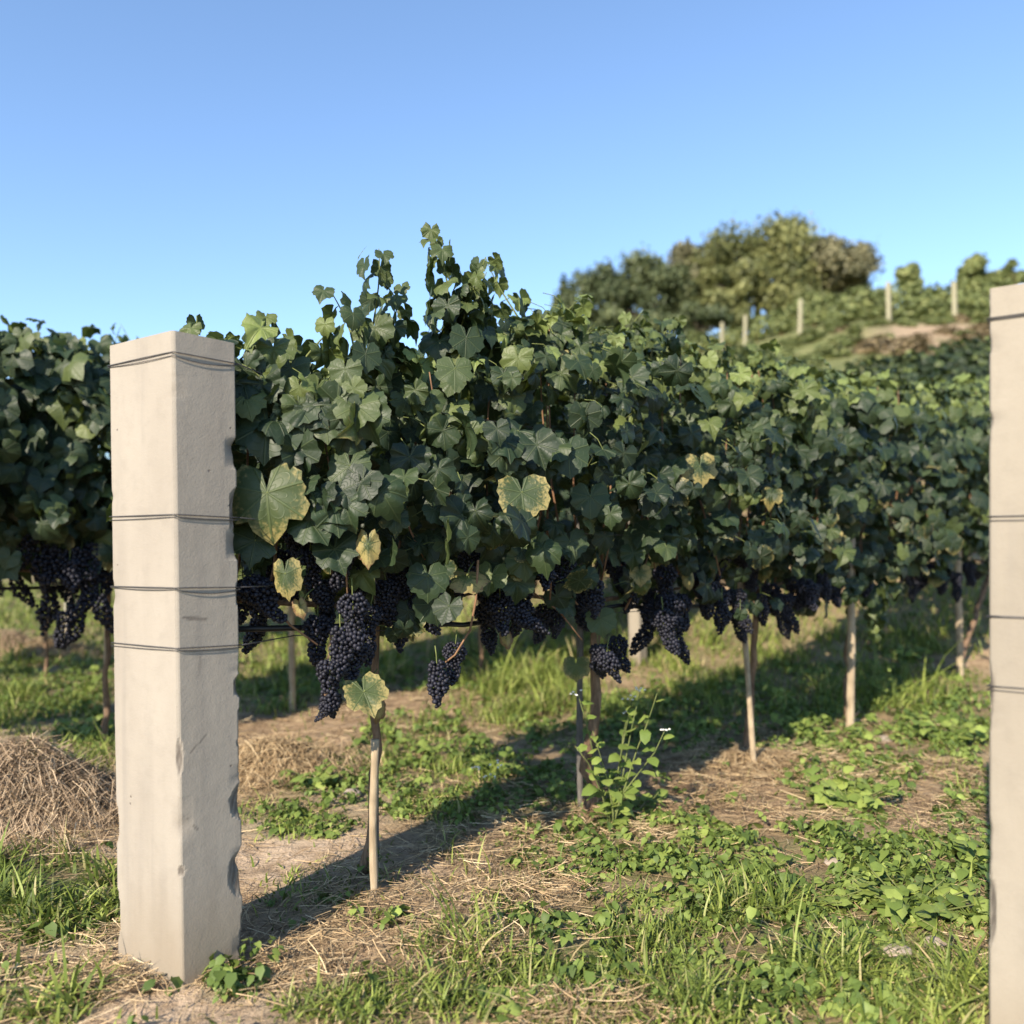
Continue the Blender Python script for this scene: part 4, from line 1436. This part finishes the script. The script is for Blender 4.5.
g = scatter(zones(42000, 46000, 60000, 36000), acc_grass, 21)
n = len(g)
K = 5
C = np.zeros((n, K, 3)); W = np.zeros((n, K)); S = np.zeros((n, 3)); A = np.zeros(n)
r = random.Random(5)
for i, (x, y, a) in enumerate(g):
    z = terrain(x, y)
    hh = r.uniform(0.03, 0.085) * (0.6 + 0.6 * min(1, a)) * (1.0 + 0.9 * (r.random() < 0.07)) * (0.7 + 3.4 * max(0, fbm(x, y, 4.5, 15.0)))
    if y > 3.8: hh *= 1.3
    if y > 5.2: hh *= 1.7
    if x < -0.9 and y < 2.8: hh *= 1.05
    an = r.uniform(0, 6.283)
    d = np.array([math.cos(an), math.sin(an), 0])
    bend = r.uniform(0.2, 1.3)
    for k in range(K):
        f = k / (K - 1)
        C[i, k] = np.array([x, y, z - 0.005]) + d * hh * bend * f ** 1.7 + UP * hh * f * (1 - 0.45 * bend * f)
        W[i, k] = (1.5 if (x < -0.9 and y < 2.8) else 1.0) * (0.0068 if y < 4.2 else 0.0068 * y / 4.2) * (1 - f ** 2 * 0.92) * (0.7 + 0.6 * ((i * 7919) % 97) / 97)
    an2 = an + math.pi / 2 + r.gauss(0, 0.5)
    S[i] = (math.cos(an2), math.sin(an2), 0)
    v = r.uniform(0.12, 0.74) + 0.3 * fbm(x, y, 4.0, 9.0)
    if r.random() < 0.10: v = r.uniform(0.82, 1.0)
    A[i] = min(1, max(0, v))
ribbons('grass', (C, W, S, A), M['grass'], 'fresh green grass blades growing in patches over the vineyard ground', 'grass')


def acc_straw(x, y):
    if in_post(x, y): return 0
    return max(0, patch(STRAW, x, y) * (0.7 + 1.6 * fbm(x, y, 3.0, 6.0)) + 0.10)


g = scatter(zones(34000, 34000, 28000, 4000), acc_straw, 22)
n = len(g)
K = 4
C = np.zeros((n, K, 3)); W = np.zeros((n, K)); S = np.zeros((n, 3)); A = np.zeros(n)
for i, (x, y, a) in enumerate(g):
    z = terrain(x, y)
    L = r.uniform(0.03, 0.13) * (1.5 if r.random() < 0.08 else 1.0)
    an = r.gauss(0.5, 1.1) + 2.0 * fbm(x, y, 0.9, 4.0)
    d = np.array([math.cos(an), math.sin(an), 0]); pd = np.array([-d[1], d[0], 0])
    cv = r.gauss(0, 0.35)
    lift = r.uniform(0.003, 0.02) + 0.022 * r.random() * min(1, a)
    tilt = r.gauss(0, 0.12)
    for k in range(K):
        f = k / (K - 1) - 0.5
        C[i, k] = np.array([x, y, z + lift]) + d * L * f + pd * L * cv * (f * f - 0.1) + UP * max(-lift * 0.8, L * f * tilt)
        W[i, k] = r.uniform(0.0014, 0.0032) * max(1.0, y / 3.0)
    S[i] = pd * 0.8 + UP * r.uniform(-0.6, 0.6)
    A[i] = min(1, max(0, r.gauss(0.45, 0.30) + 0.35 * fbm(x, y, 2.2, 33.0)))
ribbons('dry_straw', (C, W, S, A), M['straw'], 'dry straw and dead grass stalks lying over the bare soil', 'straw')


def acc_weed(x, y):
    if in_post(x, y): return 0
    if y > 7.5: return max(0, 0.3 + 0.6 * fbm(x, y, 0.8, 13.0))
    return max(0, patch(WEEDS, x, y) * (0.70 + 2.2 * fbm(x, y, 3.6, 12.0)) + 0.01)


g = scatter(zones(5200, 6500, 8000, 3500), acc_weed, 23)
P, Nn, Tp, Sz, Va = [], [], [], [], []
for (x, y, a) in g:
    z = terrain(x, y)
    big = 1.0 if y < 4.5 else 1.35
    base_r = r.uniform(0.008, 0.021) * big * (1.35 if r.random() < 0.15 else 1)
    hgt = r.uniform(0.015, 0.055) * big * (0.8 + 2.6 * max(0, fbm(x, y, 4.0, 19.0)))
    va = r.uniform(0.10, 0.72) + 0.3 * fbm(x, y, 2.5, 29.0)
    for k in range(r.randint(5, 9)):
        an = r.uniform(0, 6.283)
        o = Vector((math.cos(an), math.sin(an), 0))
        rad = r.uniform(0.3, 1.0) * base_r * 2.2
        P.append((x + o.x * rad, y + o.y * rad, z + hgt * r.uniform(0.4, 1.1)))
        Nn.append((o.x * 0.5 + r.gauss(0, .25), o.y * 0.5 + r.gauss(0, .25), 1.0))
        Tp.append((o.x, o.y, -0.1))
        Sz.append(base_r * r.uniform(0.8, 1.5))
        Va.append(min(1, max(0, va + r.uniform(-0.2, 0.2))))
A_ = leaves_arrays(np.array(P), np.array(Nn), np.array(Tp), np.array(Sz), 'ovallow', np.array(Va), np.zeros(len(P)))
o = obj('ground_cover', leaves_mesh('ground_cover', [A_], [M['weed_leaf']]))
tag(o, 'low round-leaved weeds spreading over the ground between the rows', 'weeds', kind='stuff')


# heaps of mown hay
def hay_heap(center, rx, ry, h, n, mat, lab, seed):
    r = random.Random(seed)
    c = Vector(center)
    core = MB()
    vs, fs = [], []
    NA, NR = 28, 8
    for i in range(NR + 1):
        f = i / NR
        for k in range(NA):
            an = 2 * math.pi * k / NA
            w = 1 + 0.4 * fbm(math.cos(an) * 2 + seed, math.sin(an) * 2, 1.0)
            z = h * (1 - f ** 1.7) * (1 + 0.2 * fbm(math.cos(an) * f * 3, math.sin(an) * f * 3 + seed, 1.3)) - 0.03 * f
            vs.append((rx * f * w * math.cos(an), ry * f * w * math.sin(an), z * 0.93))
    for i in range(NR):
        for k in range(NA):
            k2 = (k + 1) % NA
            fs.append((i * NA + k, (i + 1) * NA + k, (i + 1) * NA + k2, i * NA + k2))
    core.add(vs, fs, 0, var=0.18)
    K = 4
    for i in range(int(n * 2.0)):
        an, f = r.uniform(0, 6.283), math.sqrt(r.random()) * (1.05 if r.random() < 0.72 else 1.7)
        w = 1 + 0.4 * fbm(math.cos(an) * 2 + seed, math.sin(an) * 2, 1.0)
        x, y = rx * f * w * math.cos(an), ry * f * w * math.sin(an)
        z = h * max(0, 1 - f ** 1.7) * (1 + 0.35 * fbm(x * 5, y * 5 + seed, 1.0)) + r.uniform(-0.005, 0.035)
        d = Vector((math.cos(an) * 0.6 + r.gauss(0, 0.7), math.sin(an) * 0.6 + r.gauss(0, 0.7), 0)).normalized()
        sl = -h * 1.7 * f ** 0.7 / max(rx, ry) * 0.8
        L = r.uniform(0.08, 0.24)
        sd = Vector((-d.y, d.x, r.uniform(-0.5, 0.5))) * r.uniform(0.0008, 0.0017)
        v, fc = [], []
        for k in range(K):
            g_ = k / (K - 1) - 0.5
            p = Vector((x, y, z)) + d * L * g_ + Vector((0, 0, sl * L * g_ + r.gauss(0.004, 0.006) - 0.25 * L * g_ * g_))
            v += [(p - sd)[:], (p + sd)[:]]
            if k: fc.append((2 * k - 2, 2 * k - 1, 2 * k + 1, 2 * k))
        core.add(v, fc, 0, var=min(1, max(0, r.gauss(0.52, 0.24))))
    o = obj('hay_heap', core.mesh('hay_heap', mat), None, c)
    tag(o, lab, 'hay', 'heaps of dry hay')


hay_heap(gp(10, 815), 0.48, 0.36, 0.25, 2600, M['hay_grey'], 'big greyish heap of dry hay cut off by the left edge of the photo', 1)
hay_heap(gp(272, 772), 0.30, 0.26, 0.13, 1700, M['straw'], 'low tan heap of straw just right of the left concrete post', 2)
hay_heap(gp(48, 655), 0.35, 0.28, 0.16, 900, M['straw'], 'small tan hay heap under the grapes at the far left', 3)
hay_heap(gp(8, 650), 0.25, 0.25, 0.17, 700, M['hay_grey'], 'dry grass clump at the left edge behind the big hay heap', 4)
hay_heap(gp(742, 762), 0.30, 0.24, 0.022, 800, M['straw'], 'thin mat of straw around the slanting reddish trunk', 5)


# weeds that stand out one by one
def weed(px, py, h, nstem, leaf, spread, lab, seed, lod='oval', flowers=0, thin=False, nl=7, grp='weeds that stand out of the ground cover'):
    r = random.Random(seed)
    b = gp(px, py)
    root = empty('weed_plant', b)
    tag(root, lab, 'weed', grp)
    P, Nn, Tp, Sz, Va = [], [], [], [], []
    fl = MB()
    nstem = int(nstem * (1.6 if not thin else 1)); nl = nl + (2 if not thin else 0)
    for s in range(nstem):
        an = r.uniform(0, 6.283)
        o = Vector((math.cos(an), math.sin(an), 0))
        hh = h * r.uniform(0.55, 1.0)
        pts = [o * spread * f ** 1.4 * r.uniform(0.9, 1.1) + Vector((0.01 * math.sin(4 * f + s), 0, -0.02 + hh * f)) for f in np.linspace(0, 1, 6)]
        mb = MB()
        mb.tube(pts, [0.0042 - 0.0028 * i / 5 for i in range(6)], 6)
        obj('stem', mb.mesh('stem', M['green_stem']), root)
        for k in range(nl):
            f = (k + 0.8) / (nl + 0.3) if not thin else 0.15 + 0.85 * k / nl
            i = min(4, int(f * 5)); p = pts[i].lerp(pts[i + 1], f * 5 - i)
            a2 = r.uniform(0, 6.283)
            d = Vector((math.cos(a2), math.sin(a2), r.uniform(-0.2, 0.3)))
            sz = leaf * (1.15 - 0.5 * f) * r.uniform(0.7, 1.15)
            P.append((p + d * sz * 0.45)[:]); Nn.append((d.x * -0.3 + r.gauss(0, .25), d.y * -0.3 + r.gauss(0, .25) - 0.25, 1.0)); Tp.append((d.x, d.y, -0.15)); Sz.append(sz); Va.append(r.uniform(0.35, 0.9))
        if s < flowers:
            for q in range(5):
                c = pts[-1] + Vector((r.gauss(0, 0.014), r.gauss(0, 0.014), r.uniform(0, 0.02)))
                fl.add(ICO1[0] * np.array([0.006, 0.006, 0.004]) + np.array(c), ICO1[1], 0)
    A = leaves_arrays(np.array(P), np.array(Nn), np.array(Tp), np.array(Sz), lod, np.array(Va), np.zeros(len(P)))
    obj('leaves', leaves_mesh('leaves', [A], [M['weed_leaf']]), root)
    if fl.n: obj('flowers', fl.mesh('flowers', M['petal']), root)


weed(612, 828, 0.56, 5, 0.048, 0.20, 'tall pale green weed with small white flowers, growing in front of the dark twisted trunk', 1, flowers=5, nl=7)
weed(640, 806, 0.09, 4, 0.062, 0.09, 'low broad-leaved weed just right of the tall flowering weed', 2, nl=3)
weed(318, 785, 0.12, 6, 0.045, 0.10, 'bright broad-leaved weed beside the low straw heap', 3, nl=4)
weed(852, 808, 0.16, 10, 0.062, 0.17, 'clump of broad-leaved weeds on the bare slope left of the right post', 4, nl=4)
weed(915, 915, 0.13, 11, 0.056, 0.17, 'large-leaved weed in the green patch beside the right post', 5, nl=4)
weed(948, 742, 0.16, 9, 0.065, 0.20, 'round weed clump on the path edge, higher up beside the right post', 6, nl=4)
weed(978, 870, 0.16, 6, 0.045, 0.08, 'upright weed growing against the right post', 7, nl=5)
weed(880, 706, 0.42, 7, 0.022, 0.12, 'spindly tall weed with thin stalks between two stakes of the front row', 8, thin=True, nl=12)
weed(508, 1012, 0.07, 4, 0.05, 0.06, 'lone broad-leaved weed at the bottom edge, left of the grass patch', 9, nl=3)
weed(236, 990, 0.05, 7, 0.018, 0.04, 'tiny weed at the foot of the left concrete post', 10, nl=6)
weed(560, 800, 0.16, 4, 0.035, 0.07, 'small weed left of the dark twisted trunk, half in shade', 11, nl=5)
weed(490, 800, 0.17, 4, 0.012, 0.05, 'thin dry flowering stalks at the edge of the shaded ground', 12, flowers=3, thin=True, nl=4)


for i, (px, py, h, lf) in enumerate([(700, 842, .08, .034), (768, 868, .08, .036), (822, 905, .09, .038), (660, 905, .07, .03), (585, 880, .07, .03), (500, 772, .12, .045), (425, 752, .11, .042), (895, 872, .08, .034), (800, 733, .13, .055),
                                    (868, 742, .12, .05), (640, 868, .07, .03), (740, 905, .07, .03), (870, 955, .07, .034), (790, 985, .07, .03), (960, 800, .10, .04), (330, 835, .06, .03), (90, 740, .16, .05), (30, 690, .14, .05), (560, 930, .06, .026), (700, 975, .06, .028), (905, 660, .2, .07)]):
    weed(px, py, h, 6, lf, h * 1.1, 'low clump of broad-leaved weeds, one of many alike on the sunlit ground', 60 + i, nl=4, grp='low weed clumps')


# stones lying about
def stone(px, py, s, lab, seed):
    r = random.Random(seed)
    v, f = ICO2
    vv = []
    for p in v:
        k = 1 + 0.28 * fbm(p[0] * 1.2 + seed, p[1] * 1.2, 1.2) + 0.12 * fbm(p[2] * 2, p[0] * 2 + seed, 2.0)
        vv.append((p[0] * s * k, p[1] * s * 0.75 * k, p[2] * s * 0.42 * k + s * 0.18))
    mb = MB(); mb.add(vv, f)
    b = gp(px, py)
    o = obj('stone', mb.mesh('stone', M['stone'], False), None, b)
    o.rotation_euler = (0, 0, r.uniform(0, 3))
    tag(o, lab, 'stone', 'stones on the ground')


stone(897, 955, 0.042, 'flat whitish stone in the weeds near the right post', 1)
stone(935, 944, 0.03, 'small pale stone just right of the flat whitish one', 2)
stone(833, 864, 0.035, 'pale stone in the middle of the weed patch', 3)
stone(884, 742, 0.06, 'tan stone on the slope under the low-hanging vine', 4)
stone(352, 796, 0.05, 'flat pale stone near the trunk beside the left post', 5)
stone(67, 828, 0.03, 'small grey stone at the foot of the big hay heap', 6)
stone(620, 862, 0.025, 'small tan stone below the tall flowering weed', 7)

# ------------------------------------------------------------------ light, sky, camera
az = math.atan2(-SUNH[0], -SUNH[1])      # compass bearing of the sun, from +Y towards +X
w = bpy.data.worlds.new('World')
scene.world = w
w.use_nodes = True
nt = w.node_tree
nt.nodes.clear()
sky = nt.nodes.new('ShaderNodeTexSky')
sky.sky_type = 'NISHITA'
sky.sun_disc = False
sky.sun_elevation = R(SUN_EL)
sky.sun_rotation = az
sky.altitude = 300
sky.air_density = 1.0
sky.dust_density = 0.1
sky.ozone_density = 3.0
bg = nt.nodes.new('ShaderNodeBackground')
bg.inputs['Strength'].default_value = 0.15
wo = nt.nodes.new('ShaderNodeOutputWorld')
nt.links.new(sky.outputs[0], bg.inputs[0])
nt.links.new(bg.outputs[0], wo.inputs[0])

sd = bpy.data.lights.new('sun', 'SUN')
sd.energy = 5.0
sd.angle = R(0.55)
sd.color = (1.0, 0.87, 0.70)
so = bpy.data.objects.new('sun', sd)
COL.objects.link(so)
d = Vector((SUNH[0] * math.cos(R(SUN_EL)), SUNH[1] * math.cos(R(SUN_EL)), -math.sin(R(SUN_EL))))
so.rotation_euler = d.to_track_quat('-Z', 'Y').to_euler()
so.location = (-8, -15, 12)

cd = bpy.data.cameras.new('camera')
cd.sensor_width = 36
cd.lens = 36 * F / 1024
cd.shift_y = (HY - 512) / 1024
cd.clip_start = 0.05
cd.clip_end = 3000
cd.dof.use_dof = True
cd.dof.focus_distance = 2.45
cd.dof.aperture_fstop = (cd.lens / 1000) / 0.018
cam = bpy.data.objects.new('camera', cd)
cam.location = (0, 0, CAMH)
cam.rotation_euler = (R(90), 0, 0)
COL.objects.link(cam)
scene.camera = cam

scene.view_settings.view_transform = 'Standard'
scene.view_settings.look = 'None'
scene.view_settings.exposure = 1.0
scene.view_settings.gamma = 1.0
scene.cycles.max_bounces = 6
scene.cycles.diffuse_bounces = 3
scene.cycles.transmission_bounces = 4
scene.cycles.use_denoising = True
